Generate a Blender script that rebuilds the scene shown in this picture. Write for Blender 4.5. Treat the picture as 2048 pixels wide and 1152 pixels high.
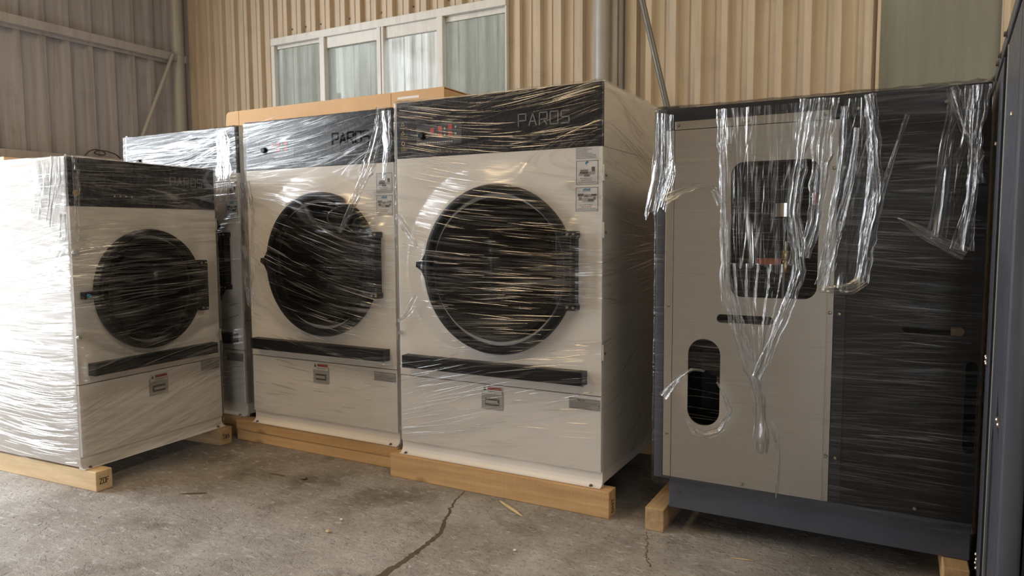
import bpy, bmesh, math, random
import numpy as np
from mathutils import Vector, Matrix

random.seed(7); RNG = np.random.default_rng(7)
for o in list(bpy.data.objects): bpy.data.objects.remove(o)
SC = bpy.context.scene
COL = SC.collection

# ------------------------------------------------------------------ camera
PITCH, ROLL, YAW = math.radians(4.59579), math.radians(-0.26504), math.radians(28.43052)
cam_d = bpy.data.cameras.new('camera'); cam = bpy.data.objects.new('camera', cam_d); COL.objects.link(cam)
d = Vector((-math.sin(YAW)*math.cos(PITCH), math.cos(YAW)*math.cos(PITCH), -math.sin(PITCH)))
r0 = Vector((math.cos(YAW), math.sin(YAW), 0)); u0 = r0.cross(d)
r1 = math.cos(ROLL)*r0 + math.sin(ROLL)*u0; u1 = -math.sin(ROLL)*r0 + math.cos(ROLL)*u0
M = Matrix((r1, u1, -d)).transposed().to_4x4(); M.translation = (0, 0, 1.45)
cam.matrix_world = M
cam_d.sensor_fit = 'HORIZONTAL'; cam_d.sensor_width = 36.0
cam_d.lens = 36.0*1431.382/2048.0; cam_d.clip_start = 0.02
SC.camera = cam

# ------------------------------------------------------------------ world, lights, exposure
SC.view_settings.view_transform = 'Standard'; SC.view_settings.look = 'None'
SC.view_settings.gamma = 1.0; SC.view_settings.use_curve_mapping = False
SC.view_settings.exposure = 0.55
W = bpy.data.worlds.new('daylight'); SC.world = W; W.use_nodes = True
nt = W.node_tree; nt.nodes.clear()
wo = nt.nodes.new('ShaderNodeOutputWorld'); bg = nt.nodes.new('ShaderNodeBackground')
tc = nt.nodes.new('ShaderNodeTexCoord'); sx = nt.nodes.new('ShaderNodeSeparateXYZ'); cr = nt.nodes.new('ShaderNodeValToRGB')
mp = nt.nodes.new('ShaderNodeMapRange'); mp.inputs[1].default_value = -0.3; mp.inputs[2].default_value = 0.7
nt.links.new(tc.outputs['Generated'], sx.inputs[0]); nt.links.new(sx.outputs[2], mp.inputs[0]); nt.links.new(mp.outputs[0], cr.inputs[0])
e = cr.color_ramp.elements
e[0].position = 0.25; e[0].color = (0.16, 0.17, 0.12, 1)
e[1].position = 1.0; e[1].color = (0.80, 0.88, 0.97, 1)
q = cr.color_ramp.elements.new(0.34); q.color = (0.92, 0.95, 0.98, 1)
nt.links.new(cr.outputs[0], bg.inputs[0]); bg.inputs[1].default_value = 2.5
nt.links.new(bg.outputs[0], wo.inputs[0])

def area(name, loc, rot, sx_, sy_, power, color):
    l = bpy.data.lights.new(name, 'AREA'); l.shape = 'RECTANGLE'; l.size = sx_; l.size_y = sy_
    l.energy = power; l.color = color
    o = bpy.data.objects.new(name, l); COL.objects.link(o); o.location = loc; o.rotation_euler = rot
    return o
# daylight through the open loading door in the left wall (door spans y -0.3..3.0)
area('door_daylight', (-6.86, 1.35, 2.1), (0, math.radians(-90), 0), 4.1, 3.3, 195, (0.90, 0.95, 1.0)).data.spread = math.radians(172)
# added warm overhead lamps without a visible source, for film glints and fill
area('warm_fill_lamp', (-4.3, -0.6, 5.35), (0, 0, 0), 1.1, 4.2, 95, (1.0, 0.71, 0.38))
area('warm_fill_lamp.001', (1.7, 2.0, 5.35), (0, 0, 0), 1.0, 4.5, 100, (1.0, 0.82, 0.58))

# ------------------------------------------------------------------ helpers
class MB:
    def __init__(s): s.v = []; s.f = []
    def add(s, vs, fs):
        n = len(s.v); s.v += [tuple(p) for p in vs]; s.f += [tuple(i+n for i in f) for f in fs]; return s
    def box(s, x0, x1, y0, y1, z0, z1, c=0.0):
        if x0 > x1: x0, x1 = x1, x0
        if y0 > y1: y0, y1 = y1, y0
        if z0 > z1: z0, z1 = z1, z0
        if c <= 0:
            return s.add([(x0,y0,z0),(x1,y0,z0),(x1,y1,z0),(x0,y1,z0),(x0,y0,z1),(x1,y0,z1),(x1,y1,z1),(x0,y1,z1)],
                         [(0,3,2,1),(4,5,6,7),(0,1,5,4),(1,2,6,5),(2,3,7,6),(3,0,4,7)])
        bm = bmesh.new(); bmesh.ops.create_cube(bm, size=1)
        for v in bm.verts:
            v.co = (x0+(v.co.x+.5)*(x1-x0), y0+(v.co.y+.5)*(y1-y0), z0+(v.co.z+.5)*(z1-z0))
        bmesh.ops.bevel(bm, geom=bm.edges[:], offset=min(c, .49*min(x1-x0, y1-y0, z1-z0)), segments=2, affect='EDGES', profile=.5)
        bm.verts.index_update()
        s.add([v.co[:] for v in bm.verts], [[v.index for v in f.verts] for f in bm.faces]); bm.free(); return s
    def cyl(s, a, b, r, n=16, r2=None, cap=True):
        a = Vector(a); b = Vector(b); ax = (b-a).normalized(); r2 = r if r2 is None else r2
        t = Vector((0,0,1)) if abs(ax.z) < .9 else Vector((1,0,0)); p = ax.cross(t).normalized(); q_ = ax.cross(p)
        vs = []
        for k in range(n):
            w = 2*math.pi*k/n; o = p*math.cos(w)+q_*math.sin(w); vs += [a+o*r, b+o*r2]
        fs = [(2*k, 2*((k+1) % n), 2*((k+1) % n)+1, 2*k+1) for k in range(n)]
        if cap: fs += [tuple(range(0, 2*n, 2))[::-1], tuple(range(1, 2*n, 2))]
        return s.add(vs, fs)
    def tube(s, pts, r, n=8, rr=None):
        pts = [Vector(p) for p in pts]; vs = []; m = len(pts)
        for i, p in enumerate(pts):
            t = (pts[min(i+1, m-1)]-pts[max(i-1, 0)]).normalized()
            h = Vector((0,0,1)) if abs(t.z) < .9 else Vector((1,0,0)); a = t.cross(h).normalized(); b = t.cross(a)
            R_ = r if rr is None else rr[i]
            vs += [p+a*R_*math.cos(2*math.pi*k/n)+b*R_*math.sin(2*math.pi*k/n) for k in range(n)]
        fs = [(i*n+k, i*n+(k+1) % n, (i+1)*n+(k+1) % n, (i+1)*n+k) for i in range(m-1) for k in range(n)]
        fs += [tuple(range(n))[::-1], tuple(range((m-1)*n, m*n))]
        return s.add(vs, fs)
    def lathe(s, prof, c, n=72):
        """profile of (radius, y) turned about an axis along local y through c=(x,z)"""
        vs = []; m = len(prof)
        for k in range(n):
            w = 2*math.pi*k/n
            vs += [(c[0]+r*math.cos(w), y, c[1]+r*math.sin(w)) for r, y in prof]
        fs = [(k*m+j, k*m+j+1, ((k+1) % n)*m+j+1, ((k+1) % n)*m+j) for k in range(n) for j in range(m-1)]
        return s.add(vs, fs)
    def prism(s, poly, y0, y1):
        """polygon in (x,z), extruded from y0 (front) to y1"""
        n = len(poly)
        vs = [(x, y0, z) for x, z in poly]+[(x, y1, z) for x, z in poly]
        fs = [tuple(range(n)), tuple(range(n, 2*n))[::-1]]+[(k, n+k, n+(k+1) % n, (k+1) % n) for k in range(n)]
        return s.add(vs, fs)
    def build(s, name, mat, parent=None, off=(0,0,0), smooth=False, label=None, kind=None):
        me = bpy.data.meshes.new(name)
        if any(off): vs = [(p[0]+off[0], p[1]+off[1], p[2]+off[2]) for p in s.v]
        else: vs = s.v
        me.from_pydata(vs, [], s.f); me.update()
        bm = bmesh.new(); bm.from_mesh(me); bmesh.ops.recalc_face_normals(bm, faces=bm.faces); bm.to_mesh(me); bm.free()
        if smooth:
            me.polygons.foreach_set('use_smooth', [True]*len(me.polygons))
            try: smooth == 'all' or me.set_sharp_from_angle(angle=math.radians(35))
            except Exception: pass
        me.materials.append(mat)
        o = bpy.data.objects.new(name, me); COL.objects.link(o)
        if name in ('keypad_print', 'printed_text', 'label_print', 'plate_print', 'warning_print', 'indicator_dots', 'printed_line'): o['kind'] = 'stuff'
        if parent: o.parent = parent
        if label: o['label'] = label
        if kind: o['kind'] = kind
        return o

def empty(name, loc, rz=0.0):
    o = bpy.data.objects.new(name, None); COL.objects.link(o); o.location = loc; o.rotation_euler = (0, 0, rz)
    o.empty_display_size = .1; return o
def tag(o, label, cat=None, group=None, kind=None):
    o['label'] = label
    if cat: o['category'] = cat
    if group: o['group'] = group
    if kind: o['kind'] = kind
    return o
def inst(src, name, parent, loc, rot=(0,0,0), scale=1.0):
    o = bpy.data.objects.new(name, src); COL.objects.link(o); o.parent = parent; o.location = loc; o.rotation_euler = rot
    o.scale = (scale,)*3; return o

# value noise for film folds
_perm = RNG.random((256, 256))
def vnoise(x, y):
    x = np.asarray(x, float); y = np.asarray(y, float)
    xi = np.floor(x).astype(int); yi = np.floor(y).astype(int); fx = x-xi; fy = y-yi
    fx = fx*fx*(3-2*fx); fy = fy*fy*(3-2*fy)
    g = lambda a, b: _perm[a % 256, b % 256]
    return (g(xi, yi)*(1-fx)+g(xi+1, yi)*fx)*(1-fy)+(g(xi, yi+1)*(1-fx)+g(xi+1, yi+1)*fx)*fy

# ------------------------------------------------------------------ materials
def newmat(name):
    m = bpy.data.materials.new(name); m.use_nodes = True; m.node_tree.nodes.clear()
    o = m.node_tree.nodes.new('ShaderNodeOutputMaterial'); return m, m.node_tree, o
def N(t, k, **kw):
    n = t.nodes.new(k)
    for a, b in kw.items(): setattr(n, a, b)
    return n
def setin(n, **kw):
    for a, b in kw.items(): n.inputs[a.replace('_', ' ')].default_value = b
    return n
def noise(t, vec, scale, detail=4, rough=.55, dim='3D'):
    n = N(t, 'ShaderNodeTexNoise'); n.noise_dimensions = dim
    n.inputs['Scale'].default_value = scale; n.inputs['Detail'].default_value = detail; n.inputs['Roughness'].default_value = rough
    t.links.new(vec, n.inputs['Vector']); return n.outputs['Fac']
def ramp(t, fac, stops):
    c = N(t, 'ShaderNodeValToRGB'); el = c.color_ramp.elements
    while len(el) < len(stops): el.new(.5)
    for e_, (p, col) in zip(el, stops): e_.position = p; e_.color = (*col, 1) if len(col) == 3 else col
    t.links.new(fac, c.inputs[0]); return c.outputs[0]
def mapping(t, out, scale=(1,1,1), rot=(0,0,0), loc=(0,0,0)):
    m = N(t, 'ShaderNodeMapping'); m.inputs['Scale'].default_value = scale; m.inputs['Rotation'].default_value = rot; m.inputs['Location'].default_value = loc
    t.links.new(out, m.inputs['Vector']); return m.outputs[0]
def maprange(t, v, a, b, c=0., d_=1.):
    m = N(t, 'ShaderNodeMapRange'); m.clamp = True
    for i, x in enumerate((a, b, c, d_)): m.inputs[i+1].default_value = x
    t.links.new(v, m.inputs[0]); return m.outputs[0]
def math_(t, op, a, b=None):
    m = N(t, 'ShaderNodeMath', operation=op)
    for i, x in enumerate((a, b)):
        if x is None: continue
        if isinstance(x, (int, float)): m.inputs[i].default_value = x
        else: t.links.new(x, m.inputs[i])
    return m.outputs[0]
def mixc(t, fac, a, b, mode='MIX'):
    m = N(t, 'ShaderNodeMix', data_type='RGBA', blend_type=mode)
    for s_, x in ((0, fac), (6, a), (7, b)):
        if isinstance(x, (int, float)): m.inputs[s_].default_value = x
        elif isinstance(x, tuple): m.inputs[s_].default_value = (*x, 1)
        else: t.links.new(x, m.inputs[s_])
    return m.outputs[2]
def bump(t, h, strength, dist=.01):
    b = N(t, 'ShaderNodeBump'); b.inputs['Strength'].default_value = strength; b.inputs['Distance'].default_value = dist
    t.links.new(h, b.inputs['Height']); return b.outputs[0]
def pbsdf(t, out, **kw):
    p = N(t, 'ShaderNodeBsdfPrincipled')
    for k, v in kw.items():
        i = p.inputs[k.replace('_', ' ')]
        if isinstance(v, (int, float)): i.default_value = v
        elif isinstance(v, tuple): i.default_value = (*v, 1) if len(v) == 3 else v
        else: t.links.new(v, i)
    t.links.new(p.outputs[0], out.inputs[0]); return p
def obj_co(t): return N(t, 'ShaderNodeTexCoord').outputs['Object']

def paint(name, col, rough=.45, metal=0., var=.06, scale=6., spec=.5):
    m, t, o = newmat(name); co = obj_co(t)
    n = noise(t, co, scale, 5)
    c = mixc(t, maprange(t, n, .3, .75), tuple(x*(1-var) for x in col), tuple(min(1, x*(1+var)) for x in col))
    r = maprange(t, noise(t, co, scale*4, 3), .3, .7, rough*.85, min(1, rough*1.15))
    pbsdf(t, o, Base_Color=c, Roughness=r, Metallic=metal, Specular_IOR_Level=spec); return m

def cladding_mat(name, col, dirt, dirt_amt=.5, rough=.55):
    m, t, o = newmat(name); co = obj_co(t)
    streak = noise(t, mapping(t, co, (14, 14, .7)), 1.6, 6, .6)
    blot = noise(t, co, 3.2, 6, .65); speck = noise(t, co, 55, 3, .6)
    a = maprange(t, streak, .48, .74, 0, dirt_amt); b = maprange(t, blot, .55, .8, 0, dirt_amt*.8)
    c = mixc(t, a, col, dirt); c = mixc(t, b, c, tuple(x*.8 for x in dirt))
    c = mixc(t, maprange(t, speck, .66, .8, 0, dirt_amt), c, tuple(x*.45 for x in dirt))
    rust = noise(t, mapping(t, co, (6, 6, 2.2), loc=(4, 2, 7)), 2.3, 5, .7)
    c = mixc(t, maprange(t, rust, .70, .78, 0, dirt_amt*.9), c, (.16, .075, .03))
    pbsdf(t, o, Base_Color=c, Roughness=rough, Normal=bump(t, noise(t, co, 9, 3), .12, .02)); return m

def wood_mat(name, axis, a=(.63, .41, .20), b=(.40, .23, .095)):
    m, t, o = newmat(name); co = obj_co(t)
    sc = [26, 26, 26]; sc[axis] = 1.6
    g = noise(t, mapping(t, co, tuple(sc)), 1.0, 6, .65)
    sc2 = [5, 5, 5]; sc2[axis] = .8
    g2 = noise(t, mapping(t, co, tuple(sc2)), 1.3, 4, .6)
    saw = [0.6, 0.6, 0.6]; saw[axis] = 120
    s = noise(t, mapping(t, co, tuple(saw)), 1.0, 2)
    c = mixc(t, maprange(t, g, .3, .72), a, b); c = mixc(t, maprange(t, g2, .45, .8, 0, .55), c, tuple(x*.62 for x in b))
    c = mixc(t, maprange(t, s, .4, .8, 0, .22), c, tuple(min(1, x*1.25) for x in a))
    kn = N(t, 'ShaderNodeTexVoronoi'); kn.inputs['Scale'].default_value = 1.0
    ks = [4, 4, 4]; ks[axis] = 2.2
    t.links.new(mapping(t, co, tuple(ks), loc=(.3, .7, .2)), kn.inputs['Vector'])
    c = mixc(t, maprange(t, kn.outputs['Distance'], .05, .14, .8, 0), c, (.20, .09, .03))
    h = math_(t, 'ADD', g, math_(t, 'MULTIPLY', s, .5))
    pbsdf(t, o, Base_Color=c, Roughness=.75, Normal=bump(t, h, .35, .004)); return m

def film_mat(name, line=.6, fresnel=1.3, rough=.14, haze=.010, kb=.35, su=1.0, sv=17., lw=.03, seed=0., zone=(.40, .62), fine=.5):
    """clear stretch film: transparent sheet whose pulled folds are thin glossy ridges (two fold directions: uv maps A and B)"""
    m, t, o = newmat(name)
    ridges = []; soft = []
    for k, uvn in enumerate(('A', 'B')):
        uv = N(t, 'ShaderNodeUVMap', uv_map=uvn).outputs[0]
        def nz(a, b, off, det=1): return noise(t, mapping(t, uv, (su*a, sv*b, 1), loc=(seed+off+3.1*k, seed*1.7+k+off, seed)), 1, det, .5)
        n1 = nz(1, 1, 0); n2 = nz(1.7, 2.6, 9); n3 = nz(.8, .22, 17, 2); n4 = nz(3.2, 1.1, 23)
        zn = maprange(t, n3, *zone); al = maprange(t, n4, .38, .6)
        def line_(n, w): return maprange(t, math_(t, 'ABSOLUTE', math_(t, 'SUBTRACT', n, .5)), 0., w, 1., 0.)
        l1 = math_(t, 'MULTIPLY', math_(t, 'MULTIPLY', line_(n1, lw), zn), al)
        l2 = math_(t, 'MULTIPLY', math_(t, 'MULTIPLY', line_(n2, lw*1.6), zn), fine)
        ridges.append(math_(t, 'MAXIMUM', l1, l2)); soft.append(math_(t, 'ADD', nz(1.2, 1.6, 31, 2), math_(t, 'MULTIPLY', nz(2.2, 5., 37, 1), .3)))
    ridge = math_(t, 'MAXIMUM', ridges[0], math_(t, 'MULTIPLY', ridges[1], .6))
    nb = bump(t, math_(t, 'ADD', soft[0], math_(t, 'MULTIPLY', soft[1], .5)), kb, .012)
    nr = N(t, 'ShaderNodeBump'); nr.inputs['Strength'].default_value = 1.; nr.inputs['Distance'].default_value = .0016
    t.links.new(ridge, nr.inputs['Height']); t.links.new(nb, nr.inputs['Normal'])
    fr = N(t, 'ShaderNodeFresnel'); fr.inputs[0].default_value = 1.45; t.links.new(nb, fr.inputs['Normal'])
    tr = N(t, 'ShaderNodeBsdfTransparent'); tr.inputs[0].default_value = (.97, .975, .975, 1)
    g1 = N(t, 'ShaderNodeBsdfGlossy'); g1.inputs['Roughness'].default_value = rough; t.links.new(nb, g1.inputs['Normal'])
    g2 = N(t, 'ShaderNodeBsdfGlossy'); g2.inputs['Roughness'].default_value = .24; t.links.new(nr.outputs[0], g2.inputs['Normal'])
    df = N(t, 'ShaderNodeBsdfDiffuse'); df.inputs[0].default_value = (.8, .82, .83, 1)
    def mx(f, a_, b_):
        s_ = N(t, 'ShaderNodeMixShader')
        if isinstance(f, float): s_.inputs[0].default_value = f
        else: t.links.new(f, s_.inputs[0])
        t.links.new(a_, s_.inputs[1]); t.links.new(b_, s_.inputs[2]); return s_.outputs[0]
    x = mx(math_(t, 'ADD', math_(t, 'MULTIPLY', ridge, haze*6), haze), tr.outputs[0], df.outputs[0])
    x = mx(math_(t, 'MINIMUM', math_(t, 'MULTIPLY', fr.outputs[0], fresnel), .9), x, g1.outputs[0])
    x = mx(math_(t, 'MULTIPLY', ridge, line), x, g2.outputs[0])
    t.links.new(x, o.inputs[0]); return m

def glass_mat(name, tint, refl=1.0, dirt=0., dcol=(.4, .42, .38), rough=.02):
    m, t, o = newmat(name); co = obj_co(t)
    tr = N(t, 'ShaderNodeBsdfTransparent'); tr.inputs[0].default_value = (*tint, 1)
    gl = N(t, 'ShaderNodeBsdfGlossy'); gl.inputs['Roughness'].default_value = rough
    fr = N(t, 'ShaderNodeFresnel'); fr.inputs[0].default_value = 1.5
    a = tr.outputs[0]
    if dirt:
        df = N(t, 'ShaderNodeBsdfDiffuse'); df.inputs[0].default_value = (*dcol, 1)
        tl = N(t, 'ShaderNodeBsdfTranslucent'); tl.inputs[0].default_value = (*dcol, 1)
        mm = N(t, 'ShaderNodeMixShader'); mm.inputs[0].default_value = .5
        t.links.new(df.outputs[0], mm.inputs[1]); t.links.new(tl.outputs[0], mm.inputs[2])
        n = noise(t, mapping(t, co, (5, 5, .6)), 1.5, 6, .65)
        mx = N(t, 'ShaderNodeMixShader'); t.links.new(maprange(t, n, .3, .75, dirt*.65, min(1, dirt*1.3)), mx.inputs[0])
        t.links.new(a, mx.inputs[1]); t.links.new(mm.outputs[0], mx.inputs[2]); a = mx.outputs[0]
    ms = N(t, 'ShaderNodeMixShader'); t.links.new(math_(t, 'MULTIPLY', fr.outputs[0], refl), ms.inputs[0])
    t.links.new(a, ms.inputs[1]); t.links.new(gl.outputs[0], ms.inputs[2]); t.links.new(ms.outputs[0], o.inputs[0]); return m

def concrete_mat():
    m, t, o = newmat('concrete'); co = obj_co(t)
    big = noise(t, co, .55, 5, .6); mid = noise(t, co, 3.1, 7, .62); fine = noise(t, co, 48, 5, .7); grit = noise(t, co, 190, 2)
    stre = noise(t, mapping(t, co, (2.2, 8.5, 1), rot=(0, 0, .35)), 1.4, 6, .62)
    c = ramp(t, mid, [(.28, (.205, .186, .17)), (.5, (.30, .281, .262)), (.72, (.41, .392, .375))])
    c = mixc(t, maprange(t, big, .42, .66, 0, .65), c, (.15, .122, .095))
    c = mixc(t, maprange(t, stre, .55, .62, 0, .35), c, (.35, .335, .325))
    c = mixc(t, maprange(t, fine, .52, .70, 0, .6), c, (.095, .08, .066))
    st = noise(t, mapping(t, co, (1, 1, 1), loc=(7, 3, 0)), 1.6, 6, .7)
    c = mixc(t, maprange(t, st, .52, .66, 0, .7), c, (.09, .07, .052))
    sp = noise(t, mapping(t, co, (1, 1.6, 1), rot=(0, 0, .3)), 26, 5, .7)
    c = mixc(t, maprange(t, sp, .58, .68, 0, .8), c, (.075, .06, .048))
    sp2 = noise(t, mapping(t, co, (1, 2.2, 1), rot=(0, 0, .3), loc=(3, 1, 0)), 14, 6, .7)
    c = mixc(t, maprange(t, sp2, .56, .64, 0, .65), c, (.47, .455, .44))
    flake = maprange(t, noise(t, mapping(t, co, (1.3, 2.4, 1), rot=(0, 0, .3)), 2.1, 6, .6), .55, .57)
    pits = maprange(t, noise(t, co, 21, 4, .6), .30, .40)
    h = math_(t, 'ADD', math_(t, 'MULTIPLY', flake, .35), math_(t, 'ADD', math_(t, 'MULTIPLY', fine, .55), math_(t, 'ADD', math_(t, 'MULTIPLY', pits, .6), math_(t, 'MULTIPLY', grit, .25))))
    pbsdf(t, o, Base_Color=c, Roughness=.78, Normal=bump(t, h, .8, .011)); return m

def steel_mat(name, col=(.56, .53, .48), rough=.38):
    m, t, o = newmat(name); co = obj_co(t)
    g = noise(t, mapping(t, co, (1.2, 60, 240)), 1, 3, .6)
    c = mixc(t, g, tuple(x*.9 for x in col), tuple(min(1, x*1.08) for x in col))
    pbsdf(t, o, Base_Color=c, Roughness=rough, Metallic=.85, Normal=bump(t, g, .06, .002)); return m

def perforated_mat():
    m, t, o = newmat('perforated_drum'); co = obj_co(t)
    v = N(t, 'ShaderNodeTexVoronoi'); v.inputs['Scale'].default_value = 90; v.inputs['Randomness'].default_value = 0.
    t.links.new(co, v.inputs['Vector'])
    c = mixc(t, maprange(t, v.outputs['Distance'], .26, .32), (.01, .01, .01), (.42, .36, .25))
    pbsdf(t, o, Base_Color=c, Roughness=.35, Metallic=.8); return m

MAT = dict(
    concrete=concrete_mat(),
    clad=cladding_mat('cream_cladding', (.60, .50, .375), (.31, .235, .16), .45),
    clad_left=cladding_mat('shaded_dirty_cladding', (.33, .315, .33), (.15, .138, .14), .6, .7),  # same paint made greyer and darker: the left wall's shade in its colour, plus dirt
    clad_out=cladding_mat('white_cladding', (.70, .665, .61), (.30, .285, .25), .8),
    roof=paint('roof_sheet', (.42, .37, .31), .7),
    girt=cladding_mat('galvanised_girt', (.37, .355, .36), (.24, .21, .2), .5, .6),
    pipe=paint('grey_pipe', (.40, .39, .37), .5, .2), brace=paint('dark_pipe', (.15, .145, .14), .45, .4),
    alu=cladding_mat('white_aluminium', (.74, .73, .69), (.42, .39, .33), .35, .4),
    pane=glass_mat('dirty_pane', (.80, .82, .79), .10, .40, (.36, .37, .34)),
    pane_clear=glass_mat('clear_pane', (.92, .94, .94), .1),
    pane2=glass_mat('grimy_pane', (.62, .62, .55), .4, .62, (.34, .32, .26), .2),
    white=paint('cream_enamel', (.76, .715, .665), .32, 0, .02),
    panel_black=paint('charcoal_panel', (.020, .020, .025), .27, 0, .08, 6, .5),
    black=paint('black_plastic', (.006, .006, .008), .42, 0, .1, 6, .25),
    rim=paint('black_rim', (.005, .0055, .007), .36, 0, .1, 6, .25),
    glass=glass_mat('smoked_door_glass', (.10, .10, .115), 1.1, 0, rough=.03),
    drum=perforated_mat(), dark=paint('dark_interior', (.012, .012, .012), .7),
    letter_grey=paint('grey_lettering', (.20, .20, .21), .4), letter_black=paint('black_lettering', (.002, .002, .002), .9, 0, .1, 6, .0),
    overlay=paint('keypad_film', (.075, .08, .09), .3), red=paint('red_button', (.52, .07, .06), .4), gold=paint('gold_print', (.46, .31, .10), .45),
    grey_plate=paint('grey_plate', (.40, .385, .36), .4, .3), plate_dark=paint('plate_cavity', (.09, .08, .07), .5),
    paper=paint('paper', (.66, .64, .63), .6, 0, .03), note=paint('thin_paper', (.60, .58, .58), .6, 0, .03), ink=paint('ink', (.09, .085, .09), .6), ink_red=paint('red_ink', (.33, .06, .05), .6),
    ink_blue=paint('blue_ink', (.04, .22, .36), .5), ink_brown=paint('brown_ink', (.20, .15, .12), .6),
    bolt=paint('bolt', (.16, .145, .12), .4, .7), screw=paint('screw', (.42, .37, .29), .3, .9), hinge=paint('hinge_enamel', (.60, .565, .50), .35),
    charcoal=paint('charcoal_enamel', (.022, .024, .029), .42, 0, .1, 6, .4), slate=paint('slate_enamel', (.070, .076, .095), .36, 0, .08),
    blackpanel=paint('black_panel', (.016, .016, .016), .45, 0, .1, 6, .3),
    steel=steel_mat('brushed_steel'), steel_edge=steel_mat('steel_edge', (.62, .59, .53), .3), chrome=paint('chrome', (.72, .72, .70), .14, 1.0, .02),
    brass=paint('brass', (.50, .36, .16), .3, .9), red_handle=paint('red_lever', (.50, .10, .05), .4),
    wood_x=wood_mat('pine_along_x', 0), wood_y=wood_mat('pine_along_y', 1), wood_pale=wood_mat('pale_pine', 1, (.70, .54, .33), (.50, .34, .17)),
    wood_dark=wood_mat('weathered_pine', 1, (.52, .36, .19), (.27, .17, .08)),
    wood_lower=wood_mat('light_pine_along_x', 0, (.70, .48, .25), (.48, .29, .13)), mark=paint('pencil_mark', (.07, .05, .04), .8),
    card=paint('cardboard', (.54, .345, .18), .75, 0, .05, 3), card_in=paint('cardboard_inside', (.36, .22, .11), .8),
    crack=paint('crack_dirt', (.085, .06, .04), .95, 0, .25, 30), wire=paint('old_wire', (.06, .05, .05), .6), straw=paint('straw', (.55, .42, .22), .8),
    stone=paint('pebble', (.62, .60, .55), .8), leaf=paint('dry_leaf', (.16, .12, .08), .9), flake=paint('cement_flake', (.42, .40, .38), .85, 0, .1, 20),
)

# ------------------------------------------------------------------ the setting
YB, XL, ZC = 5.3, -6.82, 5.5
fl = MB().box(-16, 12, -14, 12, -.12, 0).build('floor', MAT['concrete']); tag(fl, 'rough grey concrete floor with a long crack', kind='structure')

def profile(x0, x1, pitch, prof, phase=0.):
    """breakpoints (s, height) of a repeating sheet profile between x0 and x1"""
    s = [p[0] for p in prof]; hh = [p[1] for p in prof]
    def h_at(x):
        u = ((x-phase)/pitch) % 1.0
        return float(np.interp(u, s+[1.0], hh+[hh[0]]))
    xs = {round(x0, 5), round(x1, 5)}
    k0 = math.floor((x0-phase)/pitch)-1
    for k in range(k0, math.ceil((x1-phase)/pitch)+1):
        for u in s:
            x = phase+(k+u)*pitch
            if x0 < x < x1: xs.add(round(x, 5))
    return [(x, h_at(x)) for x in sorted(xs)]
def sheet(parent, name, mat, pts, z0, z1, place):
    n = len(pts); vs = []
    for zz in (z0, z1):
        for th in (0, -.0015):
            vs += [place(x, h+th, zz) for x, h in pts]
    fs = []
    for i in range(n-1):
        fs += [(i, i+1, 2*n+i+1, 2*n+i), (n+i, 3*n+i, 3*n+i+1, n+i+1), (i, n+i, n+i+1, i+1), (2*n+i, 2*n+i+1, 3*n+i+1, 3*n+i)]
    fs += [(0, 2*n, 3*n, n), (n-1, 2*n-1, 4*n-1, 3*n-1)]
    return MB().add(vs, fs).build(name, mat, parent)
BACK = [(0, 0), (.36, 0), (.375, .008), (.40, .0), (.62, 0), (.67, .044), (.90, .044), (.93, 0)]
LEFTP = [(0, 0), (.46, 0), (.56, .032), (.80, .032), (.88, 0)]
wall_back = empty('wall_back', (0, YB, 0)); tag(wall_back, 'cream ribbed metal back wall', kind='structure')
pb = lambda x, h, z: (x, -h, z)
def fill(x0, x1, z0, z1, pitch=.183, prof=BACK, w=.915, parent=wall_back, mat='clad', place=pb, phase=0.):
    n = max(1, round((x1-x0)/w)); 
    for k in range(n):
        a, b = x0+(x1-x0)*k/n, x0+(x1-x0)*(k+1)/n
        sheet(parent, 'cladding_sheet', MAT[mat], profile(a, b, pitch, prof, phase), z0, z1, (lambda x, h, z, kk=k: place(x, h+.0012*(kk % 2), z)))
WX0, WX1, WZ0, WZ1 = -5.53, -2.885, 2.15, 3.335
V0, V1, VZ0, VZ1 = -.164, .50, 1.7, 3.6
fill(-6.86, WX0, 0, ZC); fill(WX0, WX1, WZ1, ZC); fill(WX0, WX1, 0, WZ0); fill(WX1, V0, 0, ZC)
fill(V0, V1, VZ1, ZC); fill(V0, V1, 0, VZ0); fill(V1, 7.0, 0, ZC)
bolt_me = MB().cyl((0,0,0), (0,-.006,0), .009, 10, .007).build('fastener', MAT['bolt'], wall_back).data
bpy.data.objects.remove(bpy.data.objects['fastener'])
for x, z in ((-6.45, 3.31), (-6.25, 3.315), (-6.07, 3.32), (-5.89, 3.33), (-5.72, 3.34), (-5.30, 3.42), (-5.12, 3.42), (-4.93, 3.42), (-4.57, 3.42), (-4.2, 3.42), (-3.84, 3.42), (-3.47, 3.42), (-3.1, 3.42)):
    inst(bolt_me, 'fastener', wall_back, (x, -.004, z))
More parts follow.
